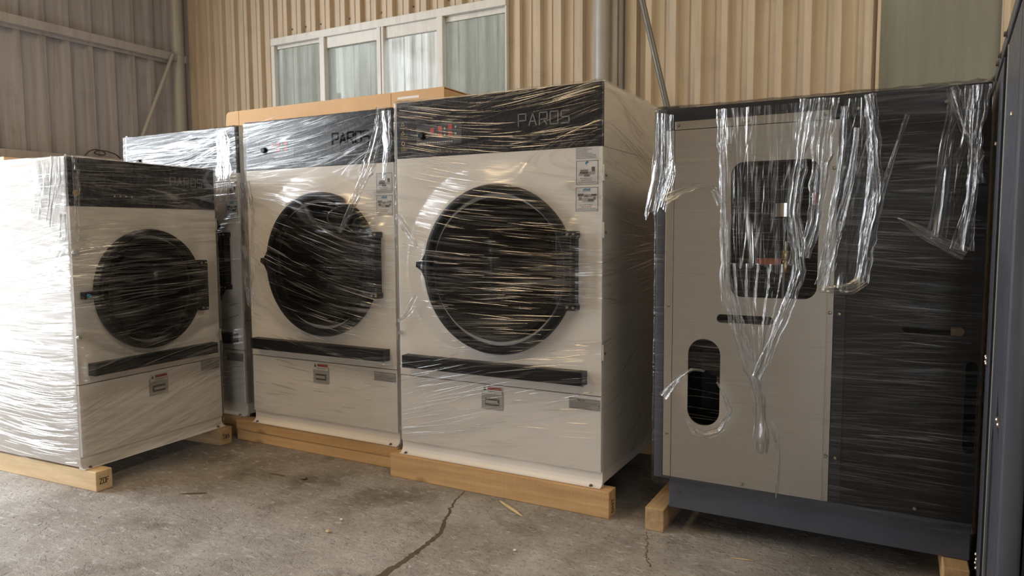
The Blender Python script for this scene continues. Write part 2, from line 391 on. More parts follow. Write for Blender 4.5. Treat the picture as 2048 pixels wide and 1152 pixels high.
# left wall: the cladding stops at the open loading door
wall_left = empty('wall_left', (XL, 0, 0)); tag(wall_left, 'dirty ribbed metal left wall, its shade painted in as grey, with horizontal girts', kind='structure')
pl = lambda x, h, z: (h, x, z)
fill(3.0, 5.3, 0, ZC, .213, LEFTP, 1.065, wall_left, 'clad_left', pl, 3.62)
fill(-8, -.3, 0, ZC, .213, LEFTP, 1.065, wall_left, 'clad_left', pl, 3.62)
fill(-.3, 3.0, 4.2, ZC, .213, LEFTP, 1.065, wall_left, 'clad_left', pl, 3.62)
for z0, z1 in ((3.235, 3.315), (2.085, 2.165), (1.0, 1.08), (4.4, 4.48)):
    MB().box(.034, .085, 3.0, 5.2, z0, z1, .006).build('girt', MAT['girt'], wall_left)
    MB().box(.034, .042, 3.0, 5.2, z0-.03, z0).build('girt_lip', MAT['girt'], wall_left)
MB().cyl((.03, 5.13, 0), (.03, 5.13, ZC), .068, 28).build('column', MAT['pipe'], wall_left, smooth=True)
MB().cyl((.03, 5.13, 3.30), (.03, 5.13, 3.335), .073, 28).build('column_collar', MAT['girt'], wall_left, smooth=True)
MB().tube([(.105, 4.2, 1.40), (.105, 4.657, 2.462), (.105, 5.02, 3.29)], .018, 10).build('brace', MAT['pipe'], wall_left, smooth=True)
wr = MB().box(7.0, 7.1, -8, 5.3, 0, ZC).build('wall_right', MAT['clad']); tag(wr, 'cream metal wall on the right', kind='structure')
wf = MB().box(-6.9, .5, -8.1, -8, 0, ZC).box(4.5, 7.1, -8.1, -8, 0, ZC).box(.5, 4.5, -8.1, -8, 4, ZC).build('wall_front', MAT['clad']); tag(wf, 'cream metal wall behind the camera', kind='structure')
ce = MB().box(-6.9, 7.1, -8, 5.36, ZC, ZC+.05).build('ceiling', MAT['roof']); tag(ce, 'metal roof of the shed', kind='structure')
# the white cladding of the next building, seen through the windows
wall_outside = empty('wall_outside', (0, 8.0, 0)); tag(wall_outside, 'white ribbed cladding seen through the windows', kind='structure')
fill(-11.6, 3.0, 0, 5.2, .29, [(0, 0), (.40, 0), (.42, .012), (.45, 0), (.62, 0), (.66, .06), (.88, .06), (.92, 0)], 1.45, wall_outside, 'clad_out', pb)

# window 1: four lights in a white aluminium frame
win = empty('window_1', (0, YB, 0)); tag(win, 'white aluminium four light window with dusty panes', kind='structure')
fy0, fy1 = -.055, .03
MB().box(WX0-.02, WX1+.0, fy0, fy1, WZ1-.055, WZ1+.015, .006).build('head_rail', MAT['alu'], win)
MB().box(WX0-.02, WX1, fy0, fy1, WZ0-.01, WZ0+.06, .006).build('sill_rail', MAT['alu'], win)
MB().box(WX0-.02, WX0+.022, fy0+.01, fy1, WZ0+.06, WZ1-.055, .004).build('side_rail', MAT['alu'], win)
MB().box(WX1-.015, WX1, fy0+.01, fy1, WZ0+.06, WZ1-.055, .004).build('side_rail', MAT['alu'], win)
for a, b in ((-4.905, -4.845), (-4.219, -4.140), (-3.565, -3.503)):
    MB().box(a, b, fy0-.004, fy1, WZ0+.06, WZ1-.055, .005).build('mullion', MAT['alu'], win)
MB().box(-4.172, -4.166, fy0-.009, fy0, WZ0+.06, WZ1-.06).build('sash_joint', MAT['girt'], win)
for a, b, sash, mt in ((-5.508, -4.905, .03, 'pane'), (-4.845, -4.219, .10, 'pane'), (-4.140, -3.565, .10, 'pane_clear'), (-3.503, -2.90, .045, 'pane')):
    MB().box(a, b, -.028 if sash > .05 else -.01, .015, WZ1-.055-sash, WZ1-.055, .004).build('sash_rail', MAT['alu'], win)
    MB().box(a, b, -.002, .003, WZ0+.06, WZ1-.055-sash).build('pane', MAT[mt], win)
# window 2: one grimy pane behind the black machine
win2 = empty('window_2', (0, YB, 0)); tag(win2, 'single grimy grey window pane above the black machine', kind='structure')
MB().box(V0, V1, -.002, .004, VZ0, VZ1).build('pane', MAT['pane2'], win2)
for a, b in ((V0-.012, V0+.008), (V1-.008, V1+.012)):
    MB().box(a, b, -.04, .02, VZ0, VZ1, .003).build('side_rail', MAT['clad'], win2)
MB().box(V0, V1, -.03, .02, VZ0, VZ0+.04).build('sill_rail', MAT['clad'], win2)

# pipes in front of the back wall
t = empty('steel_column', (-2.015, 5.16, 0)); tag(t, 'round grey steel column standing against the cream wall', 'column')
MB().cyl((0,0,.012), (0,0,ZC-.002), .058, 28).build('shaft', MAT['pipe'], t, smooth=True)
MB().box(-.10, .10, -.10, .10, 0, .012).build('base_plate', MAT['brace'], t)
t = empty('shade_angle', (-1.80, 5.235, 0)); tag(t, 'angle post beside the grey column, its dark web painting in the shade there', 'post')
MB().box(-.075, -.067, -.03, .022, 0, ZC-.002).build('shade_web', MAT['brace'], t); MB().box(-.067, .02, .014, .022, 0, ZC-.002).build('flange', MAT['clad'], t)  # dark web stands in for the brown shade right of the column
t = empty('diagonal_brace', (-1.30, 5.0, 1.6)); tag(t, 'thin dark pipe brace slanting across the cream wall', 'pipe')
MB().tube([(.03, 0, .06), (-.167, 0, .713), (-.355, 0, 1.463), (-.71, 0, 2.9), (-.93, 0, 3.88)], .021, 12).build('pipe_shaft', MAT['brace'], t, smooth=True)
MB().box(-.03, .09, -.02, .29, -.02, .04, .004).build('foot_bracket', MAT['brace'], t)

# ------------------------------------------------------------------ shared part builders
GL = {'P': [[(0,0),(0,1),(1,1),(1,.45),(0,.45)]], 'A': [[(0,0),(.5,1),(1,0)],[(.25,.35),(.75,.35)]], 'R': [[(0,0),(0,1),(1,1),(1,.45),(0,.45)],[(.5,.45),(1,0)]],
      'O': [[(0,0),(0,1),(1,1),(1,0),(0,0)]], 'S': [[(1,1),(0,1),(0,.5),(1,.5),(1,0),(0,0)]], 'Z': [[(0,1),(1,1),(0,0),(1,0)]], 'D': [[(0,0),(0,1),(.7,1),(1,.7),(1,.3),(.7,0),(0,0)]],
      'H': [[(0,0),(0,1)],[(1,0),(1,1)],[(0,.5),(1,.5)]], 'T': [[(.5,0),(.5,1)],[(0,1),(1,1)]], 'F': [[(0,0),(0,1),(1,1)],[(0,.5),(.8,.5)]], 'a': [[(0,.6),(1,.6),(1,0),(0,0),(0,.3),(1,.3)]],
      'r': [[(0,0),(0,.6),(.8,.6)]], 'o': [[(0,0),(0,.6),(1,.6),(1,0),(0,0)]], 's': [[(1,.6),(0,.6),(0,.3),(1,.3),(1,0),(0,0)]], 'B': [[(0,0),(0,1),(.9,.8),(.1,.5),(1,.25),(0,0)]], 'W': [[(0,1),(.25,0),(.5,.7),(.75,0),(1,1)]], '3': [[(0,1),(1,1),(.4,.55),(1,.3),(.5,0),(0,.1)]]}
def strokes(text, x, z, h, w, gap, th, y0, y1, stencil=0.):
    mb = MB()
    for ch in text:
        for pl_ in GL.get(ch, []):
            for (ax, az), (bx, bz) in zip(pl_, pl_[1:]):
                a = Vector((x+ax*w, 0, z+az*h)); b = Vector((x+bx*w, 0, z+bz*h)); dd = (b-a).normalized()
                a2, b2 = a-dd*th*.5+dd*stencil, b+dd*th*.5-dd*stencil; nn = Vector((-dd.z, 0, dd.x))*th*.5
                c = [a2+nn, b2+nn, b2-nn, a2-nn]
                mb.prism([(p.x, p.z) for p in c], y0, y1)
        x += w+gap
    return mb
def words(mb, x0, x1, z, h, y, fill_=.9, wl=(.006, .018)):
    """a line of print too small to read: dashes of word length"""
    x = x0; end = x0+(x1-x0)*fill_
    while x < end:
        l = min(random.uniform(*wl), end-x)
        mb.add([(x, y, z), (x+l, y, z), (x+l, y, z+h), (x, y, z+h)], [(0, 1, 2, 3)]); x += l+h*.9
def plate_with_hole(x0, x1, z0, z1, c, R, y0, y1, n=96):
    ang = [2*math.pi*k/n for k in range(n)]
    for cx, cz in ((x0, z0), (x1, z0), (x1, z1), (x0, z1)): ang.append(math.atan2(cz-c[1], cx-c[0]) % (2*math.pi))
    ang = sorted(set(round(a, 6) for a in ang)); m = len(ang); vs = []
    for a in ang:
        dx, dz = math.cos(a), math.sin(a); ts = []
        if dx > 1e-9: ts.append((x1-c[0])/dx)
        if dx < -1e-9: ts.append((x0-c[0])/dx)
        if dz > 1e-9: ts.append((z1-c[1])/dz)
        if dz < -1e-9: ts.append((z0-c[1])/dz)
        tt = min(ts); o = (c[0]+dx*tt, c[1]+dz*tt); i = (c[0]+dx*R, c[1]+dz*R)
        vs += [(i[0], y0, i[1]), (o[0], y0, o[1]), (o[0], y1, o[1]), (i[0], y1, i[1])]
    fs = []
    for k in range(m):
        a, b = 4*k, 4*((k+1) % m)
        for j in range(4): fs.append((a+j, a+(j+1) % 4, b+(j+1) % 4, b+j))
    return MB().add(vs, fs)
def rrect(x0, x1, z0, z1, r, n=7):
    out = []
    for cx, cz, a0 in ((x1-r, z1-r, 0), (x0+r, z1-r, 90), (x0+r, z0+r, 180), (x1-r, z0+r, 270)):
        out += [(cx+r*math.cos(math.radians(a0+90*k/n)), cz+r*math.sin(math.radians(a0+90*k/n))) for k in range(n+1)]
    return out
screw_me = MB().lathe([(0, -.006), (.0045, -.0055), (.0065, -.003), (.007, 0)], (0, 0), 10).build('screw', MAT['screw']).data
bpy.data.objects.remove(bpy.data.objects['screw'])
hexbolt_me = MB().lathe([(0, -.012), (.008, -.012), (.0085, -.004), (.014, -.004), (.014, 0)], (0, 0), 10).build('screw', MAT['bolt']).data
bpy.data.objects.remove(bpy.data.objects['screw'])

# ---- stretch film
def slope_int(u, z, ctrl):
    U, Z = np.meshgrid(u, z); num = np.zeros_like(U); den = np.zeros_like(U)
    for cu, cz, s in ctrl:
        w = 1.0/((U-cu)**2+1.8*(Z-cz)**2+.03)**1.5; num += w*s; den += w
    S = num/den; G = np.zeros_like(S); du = np.diff(u)
    G[:, 1:] = np.cumsum(.5*(S[:, 1:]+S[:, :-1])*du, axis=1)
    k = int(np.argmin(np.abs(u))); return Z-(G-G[:, k:k+1])
def grid_obj(name, P, A, B, mat, parent, keep=None, label=None):
    R_, C_ = P.shape[:2]; idx = np.arange(R_*C_).reshape(R_, C_)
    q_ = np.stack([idx[:-1, :-1], idx[:-1, 1:], idx[1:, 1:], idx[1:, :-1]], -1).reshape(-1, 4)
    if keep is not None: q_ = q_[keep.reshape(-1)]
    me = bpy.data.meshes.new(name); me.vertices.add(R_*C_); me.vertices.foreach_set('co', P.reshape(-1).astype(np.float32))
    me.loops.add(len(q_)*4); me.loops.foreach_set('vertex_index', q_.reshape(-1).astype(np.int32))
    me.polygons.add(len(q_)); me.polygons.foreach_set('loop_start', np.arange(0, len(q_)*4, 4, dtype=np.int32))
    me.polygons.foreach_set('loop_total', np.full(len(q_), 4, np.int32)); me.update(calc_edges=True)
    me.polygons.foreach_set('use_smooth', np.ones(len(q_), bool))
    for nm, uv in (('A', A), ('B', B)):
        l = me.uv_layers.new(name=nm); l.data.foreach_set('uv', uv.reshape(-1, 2)[q_.reshape(-1)].reshape(-1).astype(np.float32))
    me.materials.append(mat); me.validate()
    o = bpy.data.objects.new(name, me); COL.objects.link(o); o.parent = parent
    if label: o['label'] = label
    return o
def film_wrap(parent, Wd, z0, z1, zb, off, ctrlA, ctrlB, mat, left=.9, right=1.1, amp=.004, hole=None, label=None, ragged=.02, du=.014, dz=.009):
    cols = []; g = 0.02
    for y in np.arange(left, .012, -du*1.6): cols.append((0, y, -1, 0, -y, 0))
    for k in range(5):
        a = math.pi+math.pi/2*k/4; cols.append((0, 0, math.cos(a), math.sin(a), -.012+.024*k/4, 1))
    for x in np.arange(.014, Wd-.013, du): cols.append((x, 0, 0, -1, x, 2))
    for k in range(5):
        a = 1.5*math.pi+math.pi/2*k/4; cols.append((Wd, 0, math.cos(a), math.sin(a), Wd-.012+.024*k/4, 3))
    for y in np.arange(.014, right, du*1.6): cols.append((Wd, y, 1, 0, Wd+y, 4))
    c = np.array(cols); u = c[:, 4]
    zs = np.arange(z0, z1+1e-6, dz); nz = len(zs)
    pA = slope_int(u, zs, ctrlA); pB = slope_int(u, zs, ctrlB)
    U, Z = np.meshgrid(u, zs)
    isf = (c[:, 5] == 2)[None, :]*np.ones_like(U)
    o_ = np.where(isf > 0, off(U, Z), off(np.clip(U, 0, Wd), Z)*.0+.010)
    o_ = o_+amp*(vnoise(pA*22, U*1.1)-.3)*1.3+amp*.8*(vnoise(pB*60+9, U*2.2)-.4)+amp*1.2*vnoise(Z*5, U*4)
    o_ = np.maximum(o_, .004)
    P = np.zeros((nz, len(u), 3))
    P[..., 0] = c[:, 0]+c[:, 2]*o_; P[..., 1] = c[:, 1]+c[:, 3]*o_; P[..., 2] = Z-zb
    # ragged lower hem
    P[0, :, 2] += (vnoise(u*9, u*0)-.5)*ragged*2; P[1, :, 2] += (vnoise(u*9, u*0)-.5)*ragged
    # fold over the top edge
    fr = []; fa = []; fb = []
    for k in range(1, 7):
        q_ = P[-1].copy(); ins = .016*k
        q_[:, 0] -= c[:, 2]*ins; q_[:, 1] -= c[:, 3]*ins
        q_[:, 2] += .004+.012*vnoise(u*22, u*0+k*.7)*min(1, k/2)
        fr.append(q_); fa.append(np.stack([u, pA[-1]+ins], -1)); fb.append(np.stack([u, pB[-1]+ins*2], -1))
    P = np.concatenate([P, np.array(fr)]); A = np.concatenate([np.stack([U, pA], -1), np.array(fa)]); B = np.concatenate([np.stack([U, pB], -1), np.array(fb)])
    keep = None
    if hole is not None:
        cu = .25*(U[:-1, :-1]+U[1:, 1:])*2; cz = .25*(Z[:-1, :-1]+Z[1:, 1:])*2
        k = np.ones((P.shape[0]-1, P.shape[1]-1), bool); k[:nz-1] = ~hole(cu, cz); keep = k
    return grid_obj('stretch_film', P, A, B, mat, parent, keep, label)
def resample(pts, n):
    p = np.array(pts, float); dd = np.r_[0, np.cumsum(np.linalg.norm(np.diff(p, axis=0), axis=1))]; s = np.linspace(0, dd[-1], n)
    out = np.stack([np.interp(s, dd, p[:, k]) for k in range(p.shape[1])], -1)
    for _ in range(3): out[1:-1] = .25*out[:-2]+.5*out[1:-1]+.25*out[2:]
    return out, s
def film_ribbon(parent, pts, widths, y, zb, mat, amp=.012, pleats=7, name='torn_film', rope=0., seed=0, side=False):
    """gathered strip of film hanging in front of plane y: pleats run along the path (pts are local x,z)"""
    L = float(np.sum(np.linalg.norm(np.diff(np.array(pts), axis=0), axis=1))); n = max(14, int(L/.008)); m = 40
    c, s = resample(pts, n); w = np.interp(s, np.linspace(0, s[-1], len(widths)), widths)
    w = w*(.8+.4*vnoise(s*14+seed, s*0+seed))
    tg = np.gradient(c, axis=0); tg /= np.linalg.norm(tg, axis=1)[:, None]+1e-9; nn = np.stack([-tg[:, 1], tg[:, 0]], -1)
    a = np.linspace(-.5, .5, m); S, A_ = np.meshgrid(s, a, indexing='ij')
    edge = 1+.35*(vnoise(S*25+seed, np.sign(A_)*3+seed)-.5)
    h = amp*(vnoise(A_*pleats+seed+vnoise(S*6, A_*2+seed)*1.2, S*3.5+seed)*1.6-.6)+amp*.5*vnoise(A_*pleats*3+seed, S*14+seed)
    P = np.zeros((n, m, 3)); P[..., 0] = c[:, None, 0]+nn[:, None, 0]*(w[:, None]*A_*edge); P[..., 2] = c[:, None, 1]+nn[:, None, 1]*(w[:, None]*A_*edge)-zb
    P[..., 1] = y-np.maximum(h+amp*.4, 0)-rope*w[:, None]*np.sqrt(np.maximum(0, .25-A_**2))
    if side: P = P[..., [1, 0, 2]]
    uv = np.stack([S, A_*w[:, None]*1.0+seed*.37], -1); uv2 = np.stack([S*2+vnoise(A_*5, S*20)*.1, A_*w[:, None]*1.3+S*.15], -1)
    return grid_obj(name, P, uv, uv2, mat, parent)
def film_curtain(parent, Lc, Rc, y, zb, mat, amp=.014, pleats=10, seed=0, name='torn_film'):
    n = 90; m = 60; l, s = resample(Lc, n); r, _ = resample(Rc, n); a = np.linspace(0, 1, m)
    S, A_ = np.meshgrid(s, a, indexing='ij')
    X = l[:, None, :]*(1-a)[None, :, None]+r[:, None, :]*a[None, :, None]
    w = np.linalg.norm(r-l, axis=1)[:, None]
    h = amp*(vnoise(A_*pleats+seed, S*2.2+seed)*1.5-.5)+amp*.4*vnoise(A_*pleats*3+seed, S*9)
    P = np.zeros((n, m, 3)); P[..., 0] = X[..., 0]; P[..., 2] = X[..., 1]-zb; P[..., 1] = y-np.maximum(h, 0)
    P[-1, :, 2] += (vnoise(a*14+seed, a*0)-.5)*.05; P[-2, :, 2] += (vnoise(a*14+seed, a*0)-.5)*.03
    return grid_obj(name, P, np.stack([S, A_*w+seed], -1), np.stack([S*1.4, A_*w+S*.12], -1), mat, parent)

FILM_FRONT = film_mat('stretch_film_taut', .5, .32, .2, .004, .40, .9, 17, .03, .3)
FILM_D1 = film_mat('stretch_film_bright', .6, .9, .12, .006, .8, .9, 17, .03, 1.3)
FILM_D0 = film_mat('stretch_film_near', .6, .6, .14, .005, .7, .9, 17, .03, 4.3)
FILM_DARK = film_mat('stretch_film_tight', .25, .6, .2, .003, .3, .8, 26, .03, 8.1)
FILM_TORN = film_mat('torn_film_folds', .5, .7, .14, .010, .8, 3.0, 60, .05, 2.2, (.3, .55), .6)
def fold_mat(nm, f_):
    m, t, o = newmat(nm); tr = N(t, 'ShaderNodeBsdfTransparent'); gl = N(t, 'ShaderNodeBsdfGlossy'); gl.inputs['Roughness'].default_value = .20
    x = N(t, 'ShaderNodeMixShader'); x.inputs[0].default_value = f_
    t.links.new(tr.outputs[0], x.inputs[1]); t.links.new(gl.outputs[0], x.inputs[2]); t.links.new(x.outputs[0], o.inputs[0]); return m
MAT['fold'] = fold_mat('film_fold', .62); MAT['fold_faint'] = fold_mat('film_fold_faint', .17)
def film_folds(parent, Wd, zb, off, ctrl, zones, seed, name='film_folds', mat='fold', share=1.0):
    """pulled ridges in the film: slender raised folds that follow the pull direction over the sheet"""
    rnd = np.random.default_rng(seed); cu = np.array([c_[0] for c_ in ctrl]); cz_ = np.array([c_[1] for c_ in ctrl]); cs = np.array([c_[2] for c_ in ctrl])
    def sl(u, z):
        w = 1/((u-cu)**2+1.8*(z-cz_)**2+.03)**1.5; return float((w*cs).sum()/w.sum())
    def pos(u, z, o_):
        if u < 0: return (-o_, -u, z-zb)
        if u > Wd: return (Wd+o_, u-Wd, z-zb)
        return (u, -o_, z-zb)
    mb = MB(); prof = [(-1., .0), (-.6, .75), (0, 1.), (.6, .75), (1., .0)]
    for u0_, u1_, z0_, z1_, cnt, lmin, lmax, wmax in zones:
        lo, hi = (0.012, Wd-.012) if u0_ >= 0 and u1_ <= Wd else ((-2, -.012) if u1_ <= 0 else (Wd+.012, 9))
        clusters = [(rnd.uniform(u0_, u1_), rnd.uniform(z0_, z1_)) for _ in range(max(1, cnt//7))]
        for k in range(int(cnt*share)):
            c0 = clusters[rnd.integers(len(clusters))]
            u = c0[0]+rnd.normal(0, .10); z = c0[1]+rnd.normal(0, .055)
            if not (u0_ <= u <= u1_ and z0_ <= z <= z1_): u, z = rnd.uniform(u0_, u1_), rnd.uniform(z0_, z1_)
            L = rnd.uniform(lmin, lmax)*rnd.uniform(.5, 1); n = max(5, int(L/.025)); w = wmax*rnd.uniform(.35, 1)*.5
            u -= L/2; zz = z-sl(u+L/2, z)*L/2; vs = []; ok = 0; ex = rnd.normal(0, .03)
            for i in range(n+1):
                uu = u+L*i/n; zz += (sl(uu, zz)+ex)*L/n if i else 0
                if uu < lo or uu > hi or zz < z0_-.04 or zz > z1_+.04: continue
                tp_ = math.sin(math.pi*min(1, max(0, (i+.15)/(n+.3))))**.6
                o_ = float(off(np.array([[uu]]), np.array([[zz]]))[0, 0]) if 0 < uu < Wd else .012
                for a_, h_ in prof: vs.append(pos(uu, zz+a_*w*tp_, o_+.0035+h_*w*.8*tp_))
                ok += 1
            if ok < 4: continue
            mb.add(vs, [(5*i+j, 5*i+j+1, 5*i+j+6, 5*i+j+5) for i in range(ok-1) for j in range(4)])
    return mb.build(name, MAT[mat], parent, (0, 0, 0), 'all', kind='stuff')

def sticker(parent, x0, x1, z0, z1, zb, kind):
    """printed paper label on the front panel; kind 0: swirl logo and machines, 1: word logo and machines, 2: typed note"""
    y = -.0008
    s = MB().box(x0, x1, y, 0, z0, z1).build('sticker', MAT['note' if kind == 2 else 'paper'], parent, (0, 0, -zb))
    w, h = x1-x0, z1-z0; yy = y-.0004
    def sub(mb, name, mat): mb.build(name, MAT[mat], s, (0, 0, -zb))
    ink = MB()
    if kind < 2:
        fr = MB(); b = w*.02
        for a in ((x0+b, x1-b, z0+b, z0+2*b), (x0+b, x1-b, z1-2*b, z1-b), (x0+b, x0+2*b, z0+b, z1-b), (x1-2*b, x1-b, z0+b, z1-b)): fr.box(a[0], a[1], yy, y, a[2], a[3])
        sub(fr, 'printed_border', 'ink')
        if kind == 0:
            cx, cz = x0+w*.5, z1-h*.13; r = h*.085
            mb = MB(); mb.prism([(cx+r*math.cos(a)*(1 if a < 3.6 else .55), cz+r*math.sin(a)) for a in np.linspace(.3, 4.6, 16)]+[(cx-.2*r, cz-.1*r)], yy, y); sub(mb, 'printed_logo', 'ink_blue')
            rects = [(.17, .44, .42, .10), (.20, .55, .34, .07), (.55, .42, .30, .12), (.70, .54, .14, .18), (.36, .34, .26, .09), (.12, .38, .2, .08)]
        else:
            mb = MB(); 
            for k in range(6): mb.box(x0+w*(.33+.055*k), x0+w*(.375+.055*k), yy, y, z1-h*(.15+.01*(k % 2)), z1-h*(.085-.015*(k % 3)))
            sub(mb, 'printed_logo', 'ink_blue'); words(ink, x0+w*.3, x1-w*.3, z1-h*.19, h*.012, yy)
            rects = [(.10, .62, .26, .11), (.38, .58, .17, .11), (.56, .58, .16, .12), (.70, .62, .22, .09), (.14, .46, .14, .14), (.30, .40, .28, .15), (.56, .40, .24, .12), (.78, .48, .10, .11)]
        for k, (a, b_, c, d_) in enumerate(rects):
            sub(MB().box(x0+w*a, x0+w*(a+c), yy-.0002*k, y, z0+h*b_, z0+h*(b_+d_)), 'printed_picture', ('ink', 'ink_brown', 'grey_plate')[k % 3])
        words(ink, x0+w*.18, x1-w*.2, z0+h*.26, h*.022, yy); words(ink, x0+w*.06, x1-w*.04, z0+h*.08, h*.018, yy, 1); words(ink, x0+w*.12, x1-w*.1, z0+h*.12, h*.014, yy, 1)
        mb = MB(); words(mb, x0+w*.25, x1-w*.25, z0+h*.18, h*.028, yy); sub(mb, 'printed_line', 'ink_red')
    else:
        for k in range(8): words(ink, x0+w*.03, x1-w*.05, z1-h*(.1+.115*k), h*.035, yy, random.choice((.55, .75, .95)))
    sub(ink, 'printed_text', 'ink')

def dryer(name, loc, rz, S):
    """S: sizes in metres above the floor; local x to the right, y into the machine"""
    T = empty(name, (loc[0], loc[1], S['bot']), rz); zb = S['bot']; O_ = (0, 0, -zb)
    Wd, H, D = S['w'], S['top'], S['d']; cx, cz, R = S['door']
    def P(mb, n, mat, parent=T, smooth=False, label=None): return mb.build(n, MAT[mat], parent, O_, smooth, label)
    # cabinet shell
    c = MB()
    for x in (0, Wd-.004): c.box(x, x+.004, .022, D, zb+.01, S['blk']-.0015); c.box(x, x+.004, .022, D, S['blk']+.0015, H)
    for x in (.004, Wd-.008): c.box(x, x+.004, .03, D, zb+.01, H-.01)
    c.box(.004, Wd-.004, .022, D, H-.004, H); c.box(.004, Wd-.004, D-.004, D, zb+.01, H-.004); c.box(.004, Wd-.004, .03, D, zb+.01, zb+.014)
    P(c, 'cabinet', 'white')
    # control panel
    cp = P(MB().box(0, Wd, 0, .022, S['blk'], H, .003), 'control_panel', 'panel_black')
    x, z, h, w, g, th = S['text']
    P(strokes('PAROS', x, z, h, w, g, th, -.0025, 0, th*.35), 'lettering', S.get('textmat', 'letter_grey'), cp)
    if S.get('keys', True):
        ox, oz = S['keys_at']
        P(MB().prism(rrect(ox, ox+.30, oz, oz+.115, .006), -.0015, 0), 'keypad', 'overlay', cp)
        P(MB().lathe([(0, -.028), (.016, -.028), (.0185, -.022), (.019, -.004), (.024, -.002), (.024, 0)], (ox+.045, oz+.055), 24), 'knob', 'black', cp, True)
        for bx, bz in ((.108, .082), (.160, .088), (.228, .094), (.160, .050), (.228, .056)):
            P(MB().prism(rrect(ox+bx-.013, ox+bx+.013, oz+bz-.013, oz+bz+.013, .004), -.003, 0), 'button', 'red', cp)
        mb = MB()
        for bx, bz in ((.19, .086), (.262, .09), (.19, .05), (.262, .054)): mb.box(ox+bx-.004, ox+bx+.004, -.002, -.0015, oz+bz-.004, oz+bz+.006)
        words(mb, ox+.02, ox+.24, oz+.012, .006, -.0019, 1, (.006, .012)); P(mb, 'keypad_print', 'note', cp)
    if S.get('icons'):
        mb = MB(); ix = .035
        for iz in (2.045, 1.995):
            for (ax, az), (bx, bz) in zip([(0, 0), (.022, 0), (.011, .02), (0, 0)], [(.022, 0), (.011, .02), (0, 0), (0, 0)]):
                dd = Vector((bx-ax, bz-az))
                if dd.length < 1e-6: continue
                nn = Vector((-dd.y, dd.x)).normalized()*.0016
                mb.prism([(ix+ax+nn.x, iz+az+nn.y), (ix+bx+nn.x, iz+bz+nn.y), (ix+bx-nn.x, iz+bz-nn.y), (ix+ax-nn.x, iz+az-nn.y)], -.001, 0)
        mb.lathe([(.008, 0), (.008, -.001), (.012, -.001), (.012, 0)], (ix+.011, 1.945), 20)
        for z_ in (2.035, 1.985, 1.975, 1.925, 1.917, 1.909): words(mb, ix-.006, ix+.04, z_-.004, .003, -.001, 1, (.004, .01))
        P(mb, 'warning_print', 'gold', cp)
    if S.get('lock'):
        P(MB().lathe([(0, -.004), (.008, -.004), (.009, -.008), (.016, -.008), (.018, 0)], (.04, 1.667), 20), 'key_lock', 'gold', cp, True)
        mb = MB()
        for k in range(4): mb.lathe([(0, -.003), (.004, -.003), (.005, 0)], (.272+.037*k, 1.659), 10)
        P(mb, 'indicator_dots', 'note', cp)
    # front panel with the round door opening
    P(plate_with_hole(0, Wd, S['seam']+.0025, S['blk']-.001, (cx, cz), R*.86, 0, .02), 'front_panel', 'white')
    lp = P(MB().box(0, Wd, 0, .02, S['low']+.002, S['seam']-.0025, .002), 'lint_panel', 'white')
    # plinth with out-turned foot
    pr = [(.014, S['low']), (.014, zb+.035), (.008, zb+.018), (-.006, zb+.006), (-.02, zb+.004), (-.02, zb), (.03, zb), (.03, S['low'])]
    n = len(pr); vs = [(xx, yy, zz) for xx in (-.004, Wd+.004) for yy, zz in pr]
    pk = P(MB().add(vs, [tuple(range(n)), tuple(range(n, 2*n))[::-1]]+[(k, (k+1) % n, n+(k+1) % n, n+k) for k in range(n)]), 'plinth', 'white')
    for x in (.035, Wd-.05): inst(hexbolt_me, 'bolt', pk, (x, -.010, zb+.004-zb), (-math.pi/2, 0, 0), .8)
    # drum
    dr = MB(); rd = R*.86
    dr.lathe([(rd, .02), (rd, .12), (rd+.04, .14), (rd+.04, D*.75), (0.001, D*.75)], (cx, cz), 48); P(dr, 'drum', 'drum', T, True)
    # door
    ri = R*.90
    rim = P(MB().lathe([(R, -.004), (R+.002, -.03), (R-.006, -.048), (R-.02, -.053), (ri+.008, -.053), (ri+.002, -.051), (ri, -.047), (ri, -.004), (R, -.004)], (cx, cz), 96), 'door', 'rim', T, True)
    g = [(ri+.004, -.048)]+[(ri*math.sin(a), -.048-.008*(math.cos(a)-math.cos(1.0))/(1-math.cos(1.0))) for a in np.linspace(1.0, 0.0, 9)]
    g = [((ri+.004)*r_/g[1][0] if i else r_, y_) for i, (r_, y_) in enumerate([(g[1][0], -.048)]+g[2:])]
    P(MB().lathe(g, (cx, cz), 72), 'door_glass', 'glass', rim, True)
    hx, hz0, hz1 = S['hinge']
    xs = cx+math.sqrt(max(0, R*R-(max(hz1-cz, cz-hz0)*.9)**2))*.97
    P(MB().box(cx+R*.80, hx+.004, -.050, -.018, hz0+.025, hz1-.025, .006), 'hinge_plate', 'black', rim)
    hb = P(MB().box(hx, hx+.026, -.060, -.006, hz0+.02, hz1-.02, .004), 'hinge_bar', 'black', rim)
    for z_ in (hz0, hz1-.035):
        P(MB().box(hx-.030, hx+.032, -.052, 0, z_, z_+.035, .006), 'hinge_lug', 'black', rim)
        for dx in (-.016, .016): inst(screw_me, 'screw', hb, (hx+dx, -.052, z_+.0175-zb), (0, 0, 0), 1.2)
    if S.get('beak', True):
        bz = cz+.02
        P(MB().prism([(cx-R*.975, bz+.06), (cx-R-.004, bz+.035), (cx-R-.018, bz+.018), (cx-R-.046, bz+.016), (cx-R-.050, bz-.012), (cx-R-.034, bz-.020), (cx-R-.014, bz-.034), (cx-R-.002, bz-.055), (cx-R*.975, bz-.08)], -.048, -.006), 'door_catch', 'black', rim)
    else:
        P(MB().box(cx-R-.075, cx-R+.02, -.04, 0, cz-.03, cz+.015, .006), 'door_catch', 'charcoal', rim)
        P(MB().lathe([(0, -.046), (.010, -.046), (.012, -.04)], (cx-R-.05, cz-.008), 16), 'catch_pin', 'ink_blue', rim, True)
